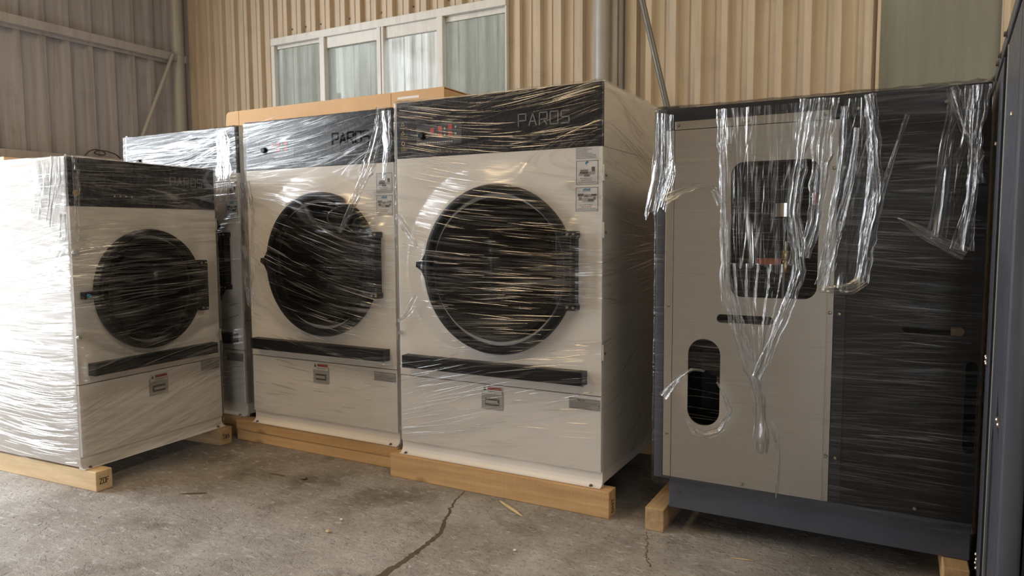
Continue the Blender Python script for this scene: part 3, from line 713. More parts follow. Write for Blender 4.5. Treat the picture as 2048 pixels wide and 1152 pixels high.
    # bumper bar
    bx0, bx1, bz0, bz1 = S['bar']
    bar = P(MB().box(bx0+.012, bx1-.006, -.062, 0, bz0, bz1, .003), 'bumper_bar', 'black')
    P(MB().box(bx0, bx0+.0115, -.064, 0, bz0-.001, bz1+.001, .002), 'bar_end', 'charcoal', bar); P(MB().box(bx1-.0055, bx1, -.064, 0, bz0-.001, bz1+.001, .002), 'bar_end', 'charcoal', bar)
    # lint drawer latch with warning label
    lx, lz = S['latch']
    la = P(MB().prism(rrect(lx, lx+.135, lz, lz+.105, .008), -.004, .0), 'drawer_latch', 'grey_plate', lp)
    P(MB().box(lx+.022, lx+.112, -.0052, -.004, lz+.022, lz+.062), 'latch_recess', 'plate_dark', lp)
    P(MB().box(lx+.028, lx+.106, -.012, -.0045, lz+.034, lz+.052, .003), 'latch_grip', 'grey_plate', lp)
    P(MB().box(lx+.005, lx+.128, -.0062, -.004, lz+.088, lz+.128), 'warning_label', 'paper', lp)
    P(MB().box(lx+.04, lx+.126, -.0068, -.006, lz+.110, lz+.126), 'label_band', 'ink_red', lp)
    P(MB().prism([(lx+.010, lz+.106), (lx+.034, lz+.106), (lx+.022, lz+.126)], -.0068, -.006), 'warning_triangle', 'ink', lp)
    mb = MB(); words(mb, lx+.038, lx+.124, lz+.101, .003, -.0066, 1); words(mb, lx+.038, lx+.124, lz+.095, .003, -.0066, .8); P(mb, 'label_print', 'ink', lp)
    nx0, nx1, nz0, nz1 = S['plate']
    np_ = P(MB().box(nx0, nx1, -.002, 0, nz0, nz1), 'name_plate', 'grey_plate', lp)
    mb = strokes('Paros', nx0+(nx1-nx0)*.28, nz1-(nz1-nz0)*.24, (nz1-nz0)*.15, .0055, .003, .0016, -.0028, -.002)
    for k in range(6): words(mb, nx0+.01, nx1-.012, nz0+(nz1-nz0)*(.08+.105*k), (nz1-nz0)*.035, -.0024, random.uniform(.7, 1))
    for a in ((nx0+.004, nx1-.004, nz0+.003, nz0+.004), (nx0+.004, nx1-.004, nz1-.004, nz1-.003), (nx0+.004, nx0+.005, nz0+.003, nz1-.003), (nx1-.005, nx1-.004, nz0+.003, nz1-.003)): mb.box(a[0], a[1], -.0024, -.002, a[2], a[3])
    P(mb, 'plate_print', 'ink', lp)
    inst(screw_me, 'screw', lp, (nx1-.008, -.002, (nz0+nz1)/2-zb), (0, 0, 0), .7)
    # panel hinges on the right edge, lock studs
    for z_ in S['hinges']:
        hg = P(MB().box(Wd, Wd+.010, .002, .016, z_-.035, z_+.035, .002), 'panel_hinge', 'hinge')
        P(MB().cyl((Wd+.008, .001, z_-.04), (Wd+.008, .001, z_+.04), .0055, 12), 'hinge_pin', 'hinge', hg, True)
        for k in range(S.get('hs', 1)): inst(screw_me, 'screw', hg, (Wd+.004, .035+.028*k, z_-.01-zb), (0, 0, math.pi/2), 1.1)
    for z_ in S.get('studs', ()):
        P(MB().lathe([(0, -.018), (.011, -.018), (.013, -.012), (.013, 0)], (.012, z_), 16), 'lock_stud', 'chrome', T, True)
    for x0, x1, z0, z1, k in S.get('stickers', ()): sticker(T, x0, x1, z0, z1, zb, k)
    return T

def dryer_off(S, base=.009):
    cx, cz, R = S['door']; bx0, bx1, bz0, bz1 = S['bar']; hx, h0, h1 = S['hinge']
    def f(U, Z):
        dr = np.maximum(np.hypot(U-cx, Z-cz)-R, 0)
        dh = np.hypot(np.maximum(np.maximum(cx-U, U-hx-.03), 0), np.maximum(np.maximum(h0-Z, Z-h1), 0))
        t1 = np.maximum(0, .054*(1-dr/.13)); t2 = np.maximum(0, .058*(1-dh/.13))
        db = np.hypot(np.maximum(np.maximum(bx0-U, U-bx1), 0), np.maximum(np.maximum(bz0-Z, Z-bz1), 0))
        t3 = np.maximum(0, .060*(1-db/.13))
        return base+np.maximum(np.maximum(t1, t2), t3)
    return f

BIG = dict(w=1.236, top=2.175, d=1.25, blk=1.862, seam=.610, low=.215, bot=.14, door=(.660, 1.240, .455), hinge=(1.108, 1.045, 1.446), bar=(.057, 1.180, .667, .738),
           text=(.780, 1.985, .062, .043, .018, .006), keys_at=(.140, 1.925), latch=(.555, .472), plate=(1.055, 1.222, .535, .592), hinges=(1.732, 1.45, .836), hs=1,
           stickers=[(1.100, 1.222, 1.674, 1.797, 0), (1.098, 1.222, 1.542, 1.665, 1)])
b3 = dict(BIG, w=1.256, bot=.14, icons=True, stickers=[(1.114, 1.236, 1.674, 1.797, 0), (1.112, 1.236, 1.542, 1.665, 1), (1.112, 1.235, 1.800, 1.862, 2)],
          text=(.790, 1.988, .062, .043, .018, .006), plate=(1.079, 1.250, .535, .592), studs=(.86,))
b2 = dict(BIG, w=1.230, bot=.145, top=2.172, blk=1.856, seam=.613, low=.224, textmat='letter_black', text=(.764, 1.985, .066, .045, .016, .010), hs=0)
b1 = dict(BIG, w=1.230, bot=.145, top=2.172, blk=1.856, seam=.615, low=.234, hs=2, textmat='letter_black')
b0 = dict(w=1.0, top=1.864, d=1.2, blk=1.596, seam=.596, low=.182, bot=.115, door=(.470, 1.105, .362), hinge=(.845, .936, 1.266), bar=(.059, .926, .642, .711),
          text=(.655, 1.742, .052, .036, .016, .005), keys=False, lock=True, beak=False, latch=(.441, .440), plate=(.834, .985, .525, .590), hinges=(1.5, .75), hs=1, studs=(1.34, .866))

D3 = dryer('tumble_dryer', (-2.555, 3.340), 0.0, b3)
tag(D3, 'large cream tumble dryer wrapped in film, rightmost dryer, beside the black machine', 'dryer', 'film-wrapped tumble dryers')
D2 = dryer('tumble_dryer', (-3.873, 3.419), 0.0, b2)
tag(D2, 'cream tumble dryer with a gathered diagonal twist of film across its upper right front', 'dryer', 'film-wrapped tumble dryers')
D1 = dryer('tumble_dryer', (-5.267, 3.488), 0.0, b1)
tag(D1, 'cream tumble dryer mostly hidden behind the small left dryer, bright reflections on its panel', 'dryer', 'film-wrapped tumble dryers')
D0 = dryer('tumble_dryer', (-4.009, 2.315), 1.631, b0)
tag(D0, 'smaller cream tumble dryer in the left foreground, turned sideways on two wooden bearers', 'dryer', 'film-wrapped tumble dryers')

A3 = [(0, 2.15, -.16), (.3, 2.1, -.22), (.3, 1.92, -.18), (.6, 2.0, -.12), (.75, 2.1, .15), (1.1, 2.1, .24), (1.1, 1.92, .12), (.3, 1.75, -.2), (.9, 1.75, -.18), (.3, 1.45, -.14), (.8, 1.4, -.06), (.3, 1.1, -.05), (.9, 1.1, -.03),
      (.6, .85, -.06), (1.1, .85, .15), (.1, .7, .2), (.5, .7, .38), (.1, .45, .42), (.5, .5, .34), (.9, .6, .3), (.15, .28, .16), (.6, .3, .06), (1.1, .4, .02), (1.1, .25, .0), (1.5, 2.0, -.35), (1.5, 1.2, .05), (1.5, .6, .55), (2.0, 1.8, -.3), (2.0, 1.0, .1), (2., .5, .6)]
B3 = [(.2, 2.0, .12), (1.0, 2.0, .3), (.2, 1.5, -.25), (1.0, 1.5, -.1), (.3, 1.0, .06), (1.0, 1.0, -.12), (.2, .5, -.15), (1.0, .5, .25), (1.6, 1.2, -.2), (1.6, .5, .3)]
A2 = [(.1, 2.1, .16), (.6, 2.1, .2), (1.1, 2.1, .18), (.2, 1.9, .10), (.7, 1.9, .16), (1.1, 1.9, .12), (.2, 1.7, -.10), (.9, 1.7, .05), (.1, 1.45, -.45), (.4, 1.4, -.42), (.8, 1.4, -.35), (.2, 1.1, -.36), (.6, 1.1, -.32), (1.0, 1.1, -.15), (.2, .9, -.2), (.9, .85, -.15), (.2, .5, -.1), (.8, .5, .0), (.4, .3, .03), (1.0, .3, .1)]
A1 = [(.2, 2.1, .02), (.9, 2.1, .03), (.5, 1.9, .0), (.5, 1.5, .1), (.9, 1.0, .25), (.9, .5, .1)]
A0 = [(-.6, 1.7, .1), (-.2, 1.75, .05), (-.5, 1.4, .25), (-.1, 1.4, .2), (-.5, 1.1, .12), (-.5, .8, -.04), (-.4, .5, -.05), (-.6, .3, -.1), (.2, 1.75, .05), (.7, 1.75, .1), (.5, 1.55, -.06), (.5, 1.2, .02), (.2, .9, .06), (.7, .9, .1), (.2, .5, .35), (.7, .5, .3), (.5, .25, .16), (.9, .3, .4)]
film_wrap(D3, 1.256, .215, 2.177, .14, dryer_off(b3), A3, B3, FILM_FRONT, .5, 1.15, ragged=.012)
film_wrap(D2, 1.230, .222, 2.174, .145, dryer_off(b2), A2, B3, FILM_FRONT, .5, .12, ragged=.012)
film_wrap(D1, 1.230, .235, 2.174, .145, dryer_off(b1), A1, B3, FILM_D1, .3, .12, ragged=.012)
film_wrap(D0, 1.0, .125, 1.867, .115, dryer_off(b0), A0, B3, FILM_D0, 1.1, .4, ragged=.01)
film_folds(D3, 1.256, .14, dryer_off(b3), A3, [(.02, .62, 1.88, 2.16, 95, .15, .5, .006), (.6, 1.24, 2.09, 2.165, 36, .2, .6, .006), (.6, 1.24, 1.87, 1.96, 40, .2, .5, .006), (.2, 1.1, 1.1, 1.68, 110, .12, .45, .005), (.2, 1.1, .72, 1.15, 110, .12, .45, .006), (.02, .5, 1.0, 1.85, 30, .05, .25, .006),
           (.02, .7, .24, .72, 110, .2, .6, .005), (.6, 1.24, .24, .72, 60, .12, .4, .005), (.1, 1.1, 1.66, 1.86, 30, .2, .5, .007), (1.28, 2.2, .3, 2.1, 130, .3, .8, .006)], 31, share=0.30)
film_folds(D3, 1.256, .14, dryer_off(b3), A3, [(.02, .62, 1.88, 2.16, 95, .15, .5, .006), (.6, 1.24, 2.09, 2.165, 36, .2, .6, .006), (.6, 1.24, 1.87, 1.96, 40, .2, .5, .006), (.2, 1.1, 1.1, 1.68, 110, .12, .45, .005), (.2, 1.1, .72, 1.15, 110, .12, .45, .006), (.02, .5, 1.0, 1.85, 30, .05, .25, .006),
           (.02, .7, .24, .72, 110, .2, .6, .005), (.6, 1.24, .24, .72, 60, .12, .4, .005), (.1, 1.1, 1.66, 1.86, 30, .2, .5, .007), (1.28, 2.2, .3, 2.1, 130, .3, .8, .006)], 51, mat='fold_faint', share=0.45)
film_folds(D2, 1.230, .145, dryer_off(b2), A2, [(.02, .66, 1.88, 2.16, 80, .15, .5, .006), (.62, 1.15, 2.10, 2.16, 16, .15, .4, .006), (.62, 1.15, 1.87, 1.94, 20, .15, .4, .006), (.1, 1.15, 1.2, 1.7, 110, .12, .4, .006), (.1, 1.2, .75, 1.2, 100, .12, .4, .006), (.02, .35, .8, 1.7, 60, .08, .25, .006), (.02, 1.2, .26, .72, 90, .12, .4, .005)], 32, share=0.30)
film_folds(D2, 1.230, .145, dryer_off(b2), A2, [(.02, .66, 1.88, 2.16, 80, .15, .5, .006), (.62, 1.15, 2.10, 2.16, 16, .15, .4, .006), (.62, 1.15, 1.87, 1.94, 20, .15, .4, .006), (.1, 1.15, 1.2, 1.7, 110, .12, .4, .006), (.1, 1.2, .75, 1.2, 100, .12, .4, .006), (.02, .35, .8, 1.7, 60, .08, .25, .006), (.02, 1.2, .26, .72, 90, .12, .4, .005)], 52, mat='fold_faint', share=0.45)
film_folds(D1, 1.230, .145, dryer_off(b1), A1, [(.02, 1.2, 1.7, 2.16, 120, .2, .7, .007), (.85, 1.22, .3, 1.7, 60, .08, .3, .006)], 33, share=0.50)
film_folds(D1, 1.230, .145, dryer_off(b1), A1, [(.02, 1.2, 1.7, 2.16, 120, .2, .7, .007), (.85, 1.22, .3, 1.7, 60, .08, .3, .006)], 53, mat='fold_faint', share=0.45)
film_folds(D0, 1.0, .115, dryer_off(b0), A0, [(-.95, -.02, .15, .75, 150, .2, .7, .006), (-.95, -.02, .75, 1.84, 170, .12, .4, .006), (.02, .98, 1.62, 1.84, 40, .15, .5, .004), (.1, .85, .75, 1.45, 60, .15, .5, .004), (.02, .3, .6, 1.6, 14, .04, .12, .006), (.05, .98, .14, .62, 70, .15, .45, .004)], 34, share=0.50)
film_folds(D0, 1.0, .115, dryer_off(b0), A0, [(-.95, -.02, .15, .75, 150, .2, .7, .006), (-.95, -.02, .75, 1.84, 170, .12, .4, .006), (.02, .98, 1.62, 1.84, 40, .15, .5, .004), (.1, .85, .75, 1.45, 60, .15, .5, .004), (.02, .3, .6, 1.6, 14, .04, .12, .006), (.05, .98, .14, .62, 70, .15, .45, .004)], 54, mat='fold_faint', share=0.45)
film_ribbon(D2, [(1.212, 2.160), (1.196, 2.04), (1.125, 1.841), (1.020, 1.667), (.930, 1.518), (.876, 1.442)], [.06, .07, .09, .08, .05, .03], -.072, .145, FILM_TORN, .016, 14, 'gathered_film', .15, 1)
film_ribbon(D2, [(.02, 1.78), (.05, 1.55), (.035, 1.3), (.03, 1.1), (.05, .95)], [.08, .11, .09, .11, .05], -.028, .145, FILM_TORN, .012, 6, 'gathered_film', 0, 2)
film_ribbon(D2, [(1.21, 2.15), (1.215, 1.95), (1.19, 1.75)], [.06, .07, .03], -.03, .145, FILM_TORN, .012, 6, 'gathered_film', 0, 3)
film_ribbon(D3, [(.02, 1.55), (.10, 1.44), (.16, 1.36)], [.02, .06, .03], -.03, .14, FILM_TORN, .012, 5, 'gathered_film', 0, 4)
film_ribbon(D3, [(.015, .93), (.08, .97), (.15, 1.08)], [.015, .05, .04], -.03, .14, FILM_TORN, .012, 5, 'gathered_film', 0, 5)
film_ribbon(D1, [(1.12, 2.15), (1.13, 1.9), (1.12, 1.66)], [.10, .14, .09], -.018, .145, FILM_TORN, .012, 6, 'gathered_film', 0, 6)
film_ribbon(D0, [(.05, 1.866), (.06, 1.75), (.10, 1.62), (.14, 1.48)], [.10, .09, .06, .05], -.016, .115, FILM_TORN, .016, 6, 'gathered_film', 0, 21, True)
film_ribbon(D0, [(.20, 1.85), (.21, 1.70), (.26, 1.52)], [.12, .10, .05], -.016, .115, FILM_TORN, .014, 6, 'gathered_film', 0, 22, True)
film_ribbon(D0, [(.02, 1.55), (.03, 1.42), (.10, 1.33)], [.03, .05, .10], -.016, .115, FILM_TORN, .014, 6, 'gathered_film', 0, 23, True)
film_ribbon(D0, [(.012, 1.866), (.02, 1.7), (.01, 1.55), (.008, 1.4)], [.03, .05, .035, .015], -.03, .115, FILM_TORN, .014, 5, 'gathered_film', 0, 7)

# ------------------------------------------------------------------ timber bearers
def timber(name, box, mat, label, marks=None, parent_rot=None, group='pine bearers under the machines'):
    """one sawn timber; box = x0,x1,y0,y1,z0,z1 in a frame given by parent_rot=(x,y,rz)"""
    px, py, rz = parent_rot or (0, 0, 0)
    x0, x1, y0, y1, z0, z1 = box; c = Vector(((x0+x1)/2, y0, 0)); R_ = Matrix.Rotation(rz, 3, 'Z')
    loc = R_ @ c+Vector((px, py, z0))
    mb = MB().box(x0-c.x, x1-c.x, 0, y1-y0, 0, z1-z0, .004)
    if marks is None:
        o = mb.build(name, MAT[mat]); o.location = loc; o.rotation_euler = (0, 0, rz)
    else:
        o = empty(name, loc, rz); mb.build('beam', MAT[mat], o); marks(o, x1-x0, y1-y0, z1-z0)
    tag(o, label, 'timber', group); return o
fr0 = (-4.009, 2.315, 1.631)
def mk_front(txt, sc=.5):
    def f(o, w, d_, h): strokes(txt, -w*.28, h*.36, h*.26, w*.13, w*.07, .004, -.0015, 0).build('pencil_writing', MAT['mark'], o)
    return f
timber('timber_bearer', (0, .098, -.105, 1.22, 0, .113), 'wood_pale', 'pale pine bearer under the near side of the small left dryer', mk_front('ZOF'), fr0)
timber('timber_bearer', (.925, 1.025, -.055, 1.22, 0, .113), 'wood_dark', 'brown pine bearer under the far side of the small left dryer', mk_front('3WA'), fr0)
def mk_right(o, w, d_, h):
    m = strokes('DHT', 0, 0, .028, .016, .010, .004, -.0015, 0)
    # writing runs upward on the right-hand end face
    m.v = [(w/2-v[1], .032+(-v[2])+.03, .022+v[0]) for v in m.v]
    m.build('pencil_writing', MAT['mark'], o)
timber('timber_bearer', (-2.614, -1.238, 3.300, 3.395, 0, .138), 'wood_x', 'thick honey pine beam under the front of the rightmost dryer', mk_right)
timber('timber_bearer', (-2.614, -1.238, 4.40, 4.50, 0, .138), 'wood_x', 'pine beam under the rear of the rightmost dryer, in shadow')
timber('timber_plank', (-4.045, -2.632, 3.405, 3.51, .0735, .143), 'wood_x', 'upper of two stacked pine planks under the dryer with the film twist')
timber('timber_plank', (-4.045, -2.690, 3.412, 3.51, 0, .0725), 'wood_lower', 'lower of two stacked pine planks under the dryer with the film twist')
timber('timber_plank', (-4.0, -2.70, 4.40, 4.50, 0, .143), 'wood_x', 'pine bearer under the rear of the dryer with the film twist')
timber('timber_plank', (-5.30, -4.062, 3.470, 3.57, .0735, .143), 'wood_x', 'upper pine plank under the dryer hidden behind the small left dryer')
timber('timber_plank', (-5.30, -4.062, 3.480, 3.57, 0, .0725), 'wood_lower', 'lower pale plank under the dryer hidden behind the small left dryer')
timber('timber_plank', (-5.20, -4.08, 4.40, 4.50, 0, .143), 'wood_x', 'pine bearer under the rear of the hidden dryer')
timber('timber_bearer', (-1.042, -.950, 3.268, 4.45, 0, .113), 'wood_dark', 'short-ended weathered pine bearer under the left of the black machine')
timber('timber_bearer', (.195, .285, 3.222, 4.45, 0, .113), 'wood_y', 'pine bearer under the right end of the black machine')

# ------------------------------------------------------------------ black machine with steel front
BX, BY, BZ = -1.010, 3.300, .115
BM = empty('industrial_machine', (BX, BY, BZ)); tag(BM, 'tall black machine with brushed steel front panel, torn film hanging over it', 'machine')
def B(mb, n, mat, parent=BM, smooth=False, label=None): return mb.build(n, MAT[mat], parent, (0, 0, -BZ), smooth, label)
BW, BT, BD = 1.300, 2.005, 1.10
B(MB().box(.070, BW, .02, BD, BZ, .262, .003), 'base', 'slate')
c = MB(); c.box(0, .004, .012, BD, .262, BT); c.box(BW-.004, BW, .012, BD, .262, BT); c.box(.004, BW-.004, .012, BD, BT-.004, BT); c.box(.004, BW-.004, BD-.004, BD, .262, BT-.004); c.box(.004, BW-.004, .03, BD, .263, .268)
B(c, 'cabinet', 'charcoal')
B(MB().box(0, .040, 0, .012, .262, BT, .002), 'corner_post', 'slate')
B(MB().box(.040, BW, 0, .012, 1.908, BT, .002), 'top_rail', 'charcoal')
B(MB().box(.040, BW, .002, .014, .262, .274), 'bottom_rail', 'slate')
# steel sheet with window, slot and oval opening: cut with bmesh booleans avoided - built from outline polygons with holes
def sheet_with_holes(x0, x1, z0, z1, holes, y0, y1):
    bm = bmesh.new(); loops = [[(x0, z0), (x1, z0), (x1, z1), (x0, z1)]]+holes; eds = []
    for lp_ in loops:
        vs = [bm.verts.new((x, y0, z)) for x, z in lp_]
        eds += [bm.edges.new((vs[i], vs[(i+1) % len(vs)])) for i in range(len(vs))]
    bmesh.ops.triangle_fill(bm, edges=eds, use_beauty=True, use_dissolve=False)
    r = bmesh.ops.extrude_face_region(bm, geom=bm.faces[:])
    for v in [g for g in r['geom'] if isinstance(g, bmesh.types.BMVert)]: v.co.y = y1
    bm.verts.index_update(); mb = MB().add([v.co[:] for v in bm.verts], [[v.index for v in f.verts] for f in bm.faces]); bm.free(); return mb
win_h = rrect(.340, .705, 1.148, 1.748, .055); slot_h = rrect(.287, .530, 1.027, 1.066, .0185); oval_h = rrect(.158, .306, .541, .947, .072)
B(sheet_with_holes(.083, .745, .275, 1.904, [win_h, slot_h, oval_h], -.004, .004), 'steel_panel', 'steel')
B(MB().box(.044, .081, -.006, .002, .276, 1.905, .001), 'steel_strip', 'steel_edge')
B(MB().box(.747, .772, -.003, .002, .274, 1.904, .001), 'steel_strip', 'steel')
B(MB().box(.7455, .7475, -.010, .002, .274, 1.85), 'steel_fold', 'steel_edge')
B(MB().box(.083, .731, -.006, .0, 1.9065, 1.944, .001), 'steel_strip', 'steel_edge')
sl2 = rrect(1.030, 1.245, 1.025, 1.061, .017); ov2 = rrect(1.255, 1.296, .558, .926, .019)
B(MB().box(.774, .818, -.002, .006, .274, 1.906), 'panel_strip', 'charcoal')
B(sheet_with_holes(.820, BW, .276, 1.906, [sl2, ov2], .001, .008), 'black_panel', 'blackpanel')
B(MB().box(1.20, 1.244, .009, .02, 1.026, 1.060), 'slot_backing', 'leaf')
# inside of the window
ins = MB(); ins.box(.10, .76, .50, .505, .30, 1.89); ins.box(.30, .76, .02, .50, 1.80, 1.805); ins.box(.10, .104, .02, .50, .30, 1.80); ins.box(.757, .76, .02, .50, .30, 1.80); ins.box(.10, .76, .02, .5, .50, .505)
B(ins, 'inner_housing', 'dark')
B(MB().box(.31, .74, .495, .50, 1.66, 1.76), 'inner_panel', 'blackpanel')
def vlathe(prof, x, y, n=32):
    vs = []; m = len(prof)
    for k in range(n):
        w = 2*math.pi*k/n; vs += [(x+r*math.cos(w), y+r*math.sin(w), z) for r, z in prof]
    return MB().add(vs, [(k*m+j, k*m+j+1, ((k+1) % n)*m+j+1, ((k+1) % n)*m+j) for k in range(n) for j in range(m-1)])
gx, gy = .545, .16
g = B(vlathe([(.0, 1.500), (.062, 1.500), (.068, 1.506), (.068, 1.566), (.064, 1.568), (.062, 1.560), (0, 1.56)], gx, gy), 'steel_cup', 'chrome', BM, True)
B(vlathe([(.016, 1.39), (.016, 1.5)], gx, gy, 16), 'cup_stem', 'charcoal', g, True)
v = B(vlathe([(0, 1.252), (.020, 1.252), (.024, 1.262), (.024, 1.30), (.020, 1.308), (.024, 1.316), (.024, 1.345), (.020, 1.352), (.014, 1.354), (.014, 1.395), (0, 1.395)], gx+.008, gy, 20), 'ball_valve', 'brass', BM, True)
B(vlathe([(.013, 1.352), (.0145, 1.392), (.0, 1.394)], gx+.008, gy-.002, 16), 'valve_nipple', 'chrome', v, True)
B(MB().box(.428, .535, gy-.030, gy-.022, 1.288, 1.318, .004), 'valve_lever', 'red_handle', v)
B(MB().cyl((gx+.002, gy, .55), (gx+.002, gy, 1.255), .006, 10), 'gauge_rod', 'pipe', v, True)
B(MB().box(.668, .690, .08, .12, 1.555, 1.610, .005), 'red_tap', 'red_handle')
for x, z in ((.099, 1.926), (.407, 1.926), (.718, 1.926), (.063, 1.701), (.062, 1.094), (.062, .484), (.413, .291), (.759, 1.096), (.796, 1.092), (.760, .474), (.797, .472), (.759, 1.704), (.797, 1.704), (.840, 1.94), (1.151, 1.941), (1.1, .305)):
    inst(screw_me, 'screw', BM, (x, -.006, z-BZ), (0, 0, 0), 1.15)
inst(hexbolt_me, 'bolt', BM, (.115, .02, .195-BZ), (0, 0, 0), .5)
AB = [(.2, 1.8, -.02), (.7, 1.8, .03), (1.2, 1.8, .05), (.3, 1.3, -.05), (.9, 1.3, -.1), (.3, .8, -.04), (.9, .8, .03), (.4, .4, -.03), (1.1, .4, -.02)]
BB = [(.2, 1.8, .06), (1.0, 1.6, -.08), (.3, 1.0, .05), (1.0, 1.0, .08), (.3, .4, -.06), (1.0, .4, .05)]
OV = np.array([(.094, .724), (.14, .775), (.187, .808), (.244, .804), (.29, .778), (.336, .702), (.36, .631), (.334, .581), (.316, .537), (.26, .511), (.203, .518), (.16, .576), (.119, .655)])
def in_oval(U, Z):
    ins_ = np.zeros_like(U, bool); n = len(OV)
    for i in range(n):
        x1, z1 = OV[i]; x2, z2 = OV[(i+1) % n]
        cond = ((z1 > Z) != (z2 > Z)) & (U < (x2-x1)*(Z-z1)/(z2-z1+1e-12)+x1); ins_ ^= cond
    return ins_
film_wrap(BM, BW, .235, BT+.003, BZ, lambda U, Z: np.full_like(U, .016), AB, BB, FILM_DARK, .3, .05, .003, in_oval, ragged=.015)
film_folds(BM, BW, BZ, lambda U, Z: np.full_like(U, .016), AB, [(.05, 1.28, .3, 1.1, 150, .15, .5, .003), (.05, 1.28, 1.1, 1.5, 80, .15, .5, .0035), (.05, 1.28, 1.5, 1.98, 60, .1, .4, .0035)], 35, share=0.05)
film_folds(BM, BW, BZ, lambda U, Z: np.full_like(U, .016), AB, [(.05, 1.28, .3, 1.1, 150, .15, .5, .003), (.05, 1.28, 1.1, 1.5, 80, .15, .5, .0035), (.05, 1.28, 1.5, 1.98, 60, .1, .4, .0035)], 55, mat='fold_faint', share=0.90)
RIB = {
 'R2': ([(.297,1.98),(.313,1.537),(.33,1.224),(.354,1.135),(.385,1.002),(.431,.87),(.469,.783),(.488,.695)], [.05,.035,.03,.035,.06,.06,.07,.05], .014, 5, 0),
 'rope': ([(.462,.80),(.480,.72),(.488,.695),(.495,.561),(.500,.50),(.501,.462)], [.04,.05,.05,.06,.095,.06], .016, 5, .6),
 'R3': ([(.66,1.99),(.635,1.783),(.608,1.531),(.631,1.361),(.639,1.276),(.611,1.168),(.564,1.035),(.505,.876),(.475,.795)], [.09,.07,.05,.06,.07,.055,.05,.05,.05], .018, 6, 0),
 'ropes': ([(.728,1.99),(.705,1.717),(.69,1.488),(.655,1.33)], [.10,.09,.07,.05], .014, 8, 0),
 'R4': ([(.793,1.95),(.782,1.713),(.751,1.446),(.728,1.215)], [.03,.03,.03,.05], .012, 4, 0),
 'R4b': ([(.843,1.86),(.821,1.65),(.775,1.404),(.735,1.204)], [.02,.035,.03,.04], .012, 4, 0),
 'R5': ([(.884,1.99),(.908,1.767),(.918,1.586),(.893,1.404),(.876,1.23)], [.045,.05,.06,.07,.06], .018, 6, 0),
 'R5b': ([(1.02,1.90),(.97,1.72),(.93,1.56)], [.015,.02,.03], .008, 3, 0),
 'hem': ([(.716,1.197),(.778,1.195),(.844,1.205),(.886,1.24)], [.03,.035,.04,.05], .014, 4, 0),
 'R6': ([(.998,1.491),(1.078,1.444),(1.148,1.395),(1.236,1.351)], [.008,.04,.045,.06], .014, 5, 0),
 'R7': ([(1.249,1.99),(1.247,1.748),(1.244,1.558),(1.222,1.367)], [.09,.05,.035,.09], .014, 7, 0),
 'R8': ([(1.164,1.99),(1.205,1.864),(1.245,1.767),(1.269,1.727)], [.05,.04,.035,.03], .012, 5, 0),
 'R8b': ([(1.27,1.73),(1.255,1.69),(1.264,1.62)], [.03,.04,.06], .014, 5, 0),
 'H1': ([(.045,1.585),(.128,1.625),(.207,1.644),(.274,1.631),(.300,1.56)], [.05,.04,.03,.03,.03], .012, 4, 0),
 'oval': ([(.049,.666),(.094,.724),(.14,.775),(.187,.808),(.244,.804)], [.05,.035,.02,.012,.010], .012, 4, 0),
 'oval2': ([(.30,.76),(.336,.702),(.364,.631),(.334,.581),(.316,.537),(.26,.511),(.203,.518),(.16,.576)], [.008,.014,.03,.03,.035,.04,.03,.012], .012, 4, 0),
 'drip': ([(.530,.60),(.561,.547),(.57,.413),(.568,.265)], [.04,.018,.02,.008], .008, 3, .3),
}
for i, (k, (pts, ws, amp, pl_, rp)) in enumerate(RIB.items()):
    film_ribbon(BM, pts, ws, -.030, BZ, FILM_TORN, amp, pl_, 'torn_film', rp, 10+i*1.37)
FILM_SHEET = film_mat('torn_film_sheet', .6, .6, .13, .005, .5, 1.6, 22, .04, 6.6, (.42, .62), .3)
film_curtain(BM, [(-.004, 1.99), (-.006, 1.819), (-.02, 1.681), (-.055, 1.50)], [(.085, 1.97), (.085, 1.815), (.10, 1.70), (.06, 1.56)], -.030, BZ, FILM_TORN, .016, 9, 3)
film_curtain(BM, [(.325, 1.30), (.345, 1.15), (.39, 1.0), (.46, .80)], [(.635, 1.30), (.60, 1.15), (.55, 1.0), (.50, .80)], -.032, BZ, FILM_SHEET, .016, 12, 5)
film_curtain(BM, [(.30, 1.98), (.315, 1.7), (.32, 1.45), (.325, 1.28)], [(.65, 1.98), (.63, 1.75), (.61, 1.5), (.635, 1.28)], -.026, BZ, FILM_SHEET, .010, 12, 6)
film_curtain(BM, [(.79, 1.98), (.775, 1.7), (.745, 1.45), (.72, 1.19)], [(.90, 1.98), (.92, 1.7), (.90, 1.45), (.88, 1.21)], -.028, BZ, FILM_SHEET, .012, 8, 8)
film_curtain(BM, [(1.16, 1.98), (1.13, 1.75), (1.12, 1.6), (1.10, 1.42)], [(1.27, 1.98), (1.25, 1.75), (1.24, 1.6), (1.23, 1.36)], -.026, BZ, FILM_SHEET, .012, 9, 9)

